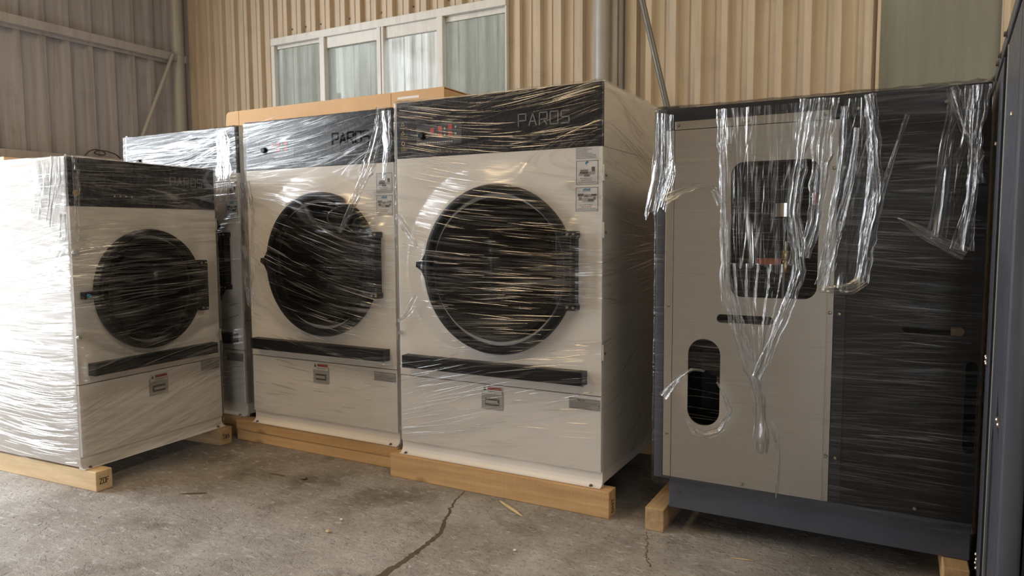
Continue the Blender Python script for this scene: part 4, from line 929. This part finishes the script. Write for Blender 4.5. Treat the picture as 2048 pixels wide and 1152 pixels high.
# ------------------------------------------------------------------ dark metal frame at the right edge of the view
az = math.radians(3.1)
CF = empty('metal_cabinet', (.305, 3.2, 0), -az); tag(CF, 'dark slate metal cabinet side with bolts along its edges, cut off by the right edge', 'cabinet')
def Cb(mb, n, mat, parent=CF, smooth=False): return mb.build(n, MAT[mat], parent, (0, 0, 0), smooth)
Cb(MB().box(.07, .75, -1.05, .74, .05, 2.04), 'body', 'black')
Cb(MB().box(-.006, .74, -1.06, .76, 2.040, 2.085, .004), 'top_rail', 'slate')
Cb(MB().box(.004, .74, -1.05, .75, 0, .05), 'foot_rail', 'slate')
def side_plate(y0, y1, holes):
    """upright plate on the cabinet's left side (x = 0), y0..y1 deep, with cut-outs given as (y, z) outlines"""
    m = sheet_with_holes(y0, y1, .05, 2.032, holes, 0., .010); m.v = [(v_[1], v_[0], v_[2]) for v_ in m.v]
    p_ = Cb(m, 'side_plate', 'slate')
    for y in (y0, y1-.006): Cb(MB().box(-.0025, .04, y, y+.006, .05, 2.032, .002), 'plate_flange', 'steel_edge' if y > y0 else 'slate', p_)
side_plate(-.20, .66, [[(.03, .99), (.09, .925), (-.02, .925)], [(.20, .87), (.24, .80), (.24, .49), (.20, .46)]])
side_plate(-.97, -.40, [[(-.72, .985), (-.70, .90), (-.86, .86)], [(-.58, .86), (-.52, .78), (-.52, .18), (-.60, .18), (-.64, .72)]])
Cb(MB().box(-.003, .05, -1.065, -.995, .0, 2.03, .016), 'front_post', 'slate', CF, True)
Cb(MB().box(.05, .75, -1.075, -1.052, .0, 2.035, .004), 'front_panel', 'black')
for y, z in ((-.416, 2.062), (-.085, 2.062), (.068, 2.062), (.38, 2.062), (.72, 2.062)):
    inst(hexbolt_me, 'bolt', CF, (-.004, y, z), (0, 0, -math.pi/2), 1.0)
for y, z in ((-.848, 1.756), (-.02, 1.758), (.62, .981), (-.05, .955), (-.09, .955), (-.05, .975), (-.09, .975), (-.87, .926), (-.93, .926), (.60, .242), (-.02, .204), (-.07, .204), (-.02, .170), (-.07, .170)):
    inst(screw_me, 'screw', CF, (-.004, y, z), (0, 0, -math.pi/2), 1.2)

# ------------------------------------------------------------------ cartons
CT = empty('cardboard_carton', (-4.62, 4.02, 2.178)); tag(CT, 'long flat cardboard carton lying on top of the dryers below the window', 'carton')
m = MB(); L_, Dp, Hh = 1.94, .55, .215
m.box(0, L_, 0, .006, 0, Hh); m.box(0, L_, Dp-.006, Dp, 0, Hh); m.box(0, L_, 0, Dp, 0, .006); m.box(L_-.006, L_, .006, Dp-.006, .006, Hh-.006)
m.build('carton_body', MAT['card'], CT)
MB().box(0, L_, 0, Dp, Hh, Hh+.006).build('carton_lid', MAT['card'], CT)
mm = MB().prism([(-.165, -.002), (-.14, .20), (-.12, .218), (-.003, .222), (-.003, -.002)], 0, .006); mm.build('end_flap', MAT['card'], CT)
MB().box(-.003, .003, -.001, .007, 0, .215).build('crease', MAT['card_in'], CT)
MB().box(1.50, 1.504, -.0012, 0, .0, Hh).build('crease', MAT['card_in'], CT)
tp = MB(); tp.box(1.56, 1.74, -.0014, -.0002, .168, .184); tp.build('packing_tape', MAT['paper'], CT)
CL = empty('cardboard_carton', (-6.66, 3.05, 0)); tag(CL, 'tall cardboard carton against the left wall, its top edge showing above the small dryer', 'carton')
m = MB(); m.box(0, .55, 0, .006, 0, 2.03); m.box(0, .55, 1.194, 1.2, 0, 2.03); m.box(0, .006, .006, 1.194, 0, 2.03); m.box(.544, .55, .006, 1.194, 0, 2.03); m.build('carton_body', MAT['card'], CL)
MB().box(0, .55, 0, .598, 2.03, 2.036).build('lid_flap', MAT['card'], CL); MB().box(0, .55, .602, 1.2, 2.03, 2.036).build('lid_flap', MAT['card'], CL)

# ------------------------------------------------------------------ small things
wire = MB(); pts = [(-6.74, 4.06, 2.168), (-6.73, 4.10, 2.215), (-6.73, 4.16, 2.235), (-6.73, 4.24, 2.222), (-6.735, 4.27, 2.195), (-6.74, 4.22, 2.185), (-6.735, 4.14, 2.198), (-6.73, 4.17, 2.225), (-6.73, 4.26, 2.228), (-6.73, 4.36, 2.205), (-6.74, 4.41, 2.168)]
cpts, _ = resample(pts, 60); o = MB().tube([tuple(p) for p in cpts], .006, 6).build('wire_coil', MAT['wire'], smooth=True); tag(o, 'loop of old black wire lying on the lower girt', 'wire')
# floor cracks: dirt-filled grooves with ragged edges, part of the floor
def crack(pts, w0, w1, seed):
    p, s = resample([(a, b, 0) for a, b in pts], 70); rnd = np.random.default_rng(seed); p[1:-1, :2] += rnd.normal(0, .004, (68, 2))
    tg = np.gradient(p[:, :2], axis=0); tg /= np.linalg.norm(tg, axis=1)[:, None]; nn = np.stack([-tg[:, 1], tg[:, 0]], -1)
    w = np.linspace(w0, w1, 70)*(.6+.8*rnd.random(70)); w = np.convolve(w, [.25, .5, .25], 'same')
    vs = []
    for i in range(70):
        a = p[i, :2]+nn[i]*w[i]*.5; b = p[i, :2]-nn[i]*w[i]*.5; vs += [(a[0], a[1], .0006), (b[0], b[1], .0006)]
    MB().add(vs, [(2*i, 2*i+1, 2*i+3, 2*i+2) for i in range(69)]).build('crack', MAT['crack'], fl)
crack([(-2.09, 3.29), (-2.06, 3.15), (-1.98, 2.95), (-1.89, 2.75), (-1.875, 2.5), (-1.877, 2.25), (-1.87, 2.0)], .006, .042, 1)
crack([(-1.03, 3.25), (-.98, 3.12), (-.95, 3.0), (-.90, 2.9)], .003, .006, 3)
crack([(-1.15, 2.62), (-.9, 2.66), (-.6, 2.63)], .003, .01, 4)
def bit(name, mat, x, y, size, label, cat, long_=False, rz=0., flat=.35):
    bm = bmesh.new(); bmesh.ops.create_icosphere(bm, subdivisions=2, radius=1)
    for v_ in bm.verts:
        v_.co *= 1+.25*(random.random()-.5); v_.co.x *= size*(4.5 if long_ else 1); v_.co.y *= size*(.28 if long_ else .75); v_.co.z *= size*(.28 if long_ else flat)
    zmin = min(v_.co.z for v_ in bm.verts); bm.verts.index_update()
    m = MB().add([(v_.co.x, v_.co.y, v_.co.z-zmin) for v_ in bm.verts], [[v_.index for v_ in f.verts] for f in bm.faces]); bm.free()
    o = m.build(name, MAT[mat], None, (0, 0, 0), True); o.location = (x, y, .0002); o.rotation_euler = (0, 0, rz); tag(o, label, cat); return o
bit('pebble', 'stone', -1.486, 2.762, .009, 'small white pebble on the floor in front of the rightmost dryer', 'pebble', flat=.7)
bit('straw', 'straw', -.562, 3.156, .011, 'yellow bit of straw on the floor in front of the black machine', 'straw', True, .2)
bit('twig', 'straw', -1.735, 3.18, .028, 'thin pale twig on the floor beside the crack', 'twig', True, -.55)
bit('twig', 'leaf', -3.40, 2.56, .016, 'dark twig on the floor near the small dryer', 'twig', True, .6)
bit('dry_leaf', 'leaf', -3.03, 3.02, .022, 'crumpled dark leaf in the shadow between the dryers', 'leaf', flat=.4)
bit('twig', 'leaf', -3.22, 3.0, .014, 'short dark twig beside the crumpled leaf', 'twig', True, .1)
bit('wood_chip', 'straw', -2.38, 2.52, .012, 'small tan wood chip on the middle of the floor', 'chip', flat=.6)
bit('pebble', 'stone', -2.42, 2.66, .009, 'pale chip of stone behind the tan wood chip', 'pebble', flat=.7)
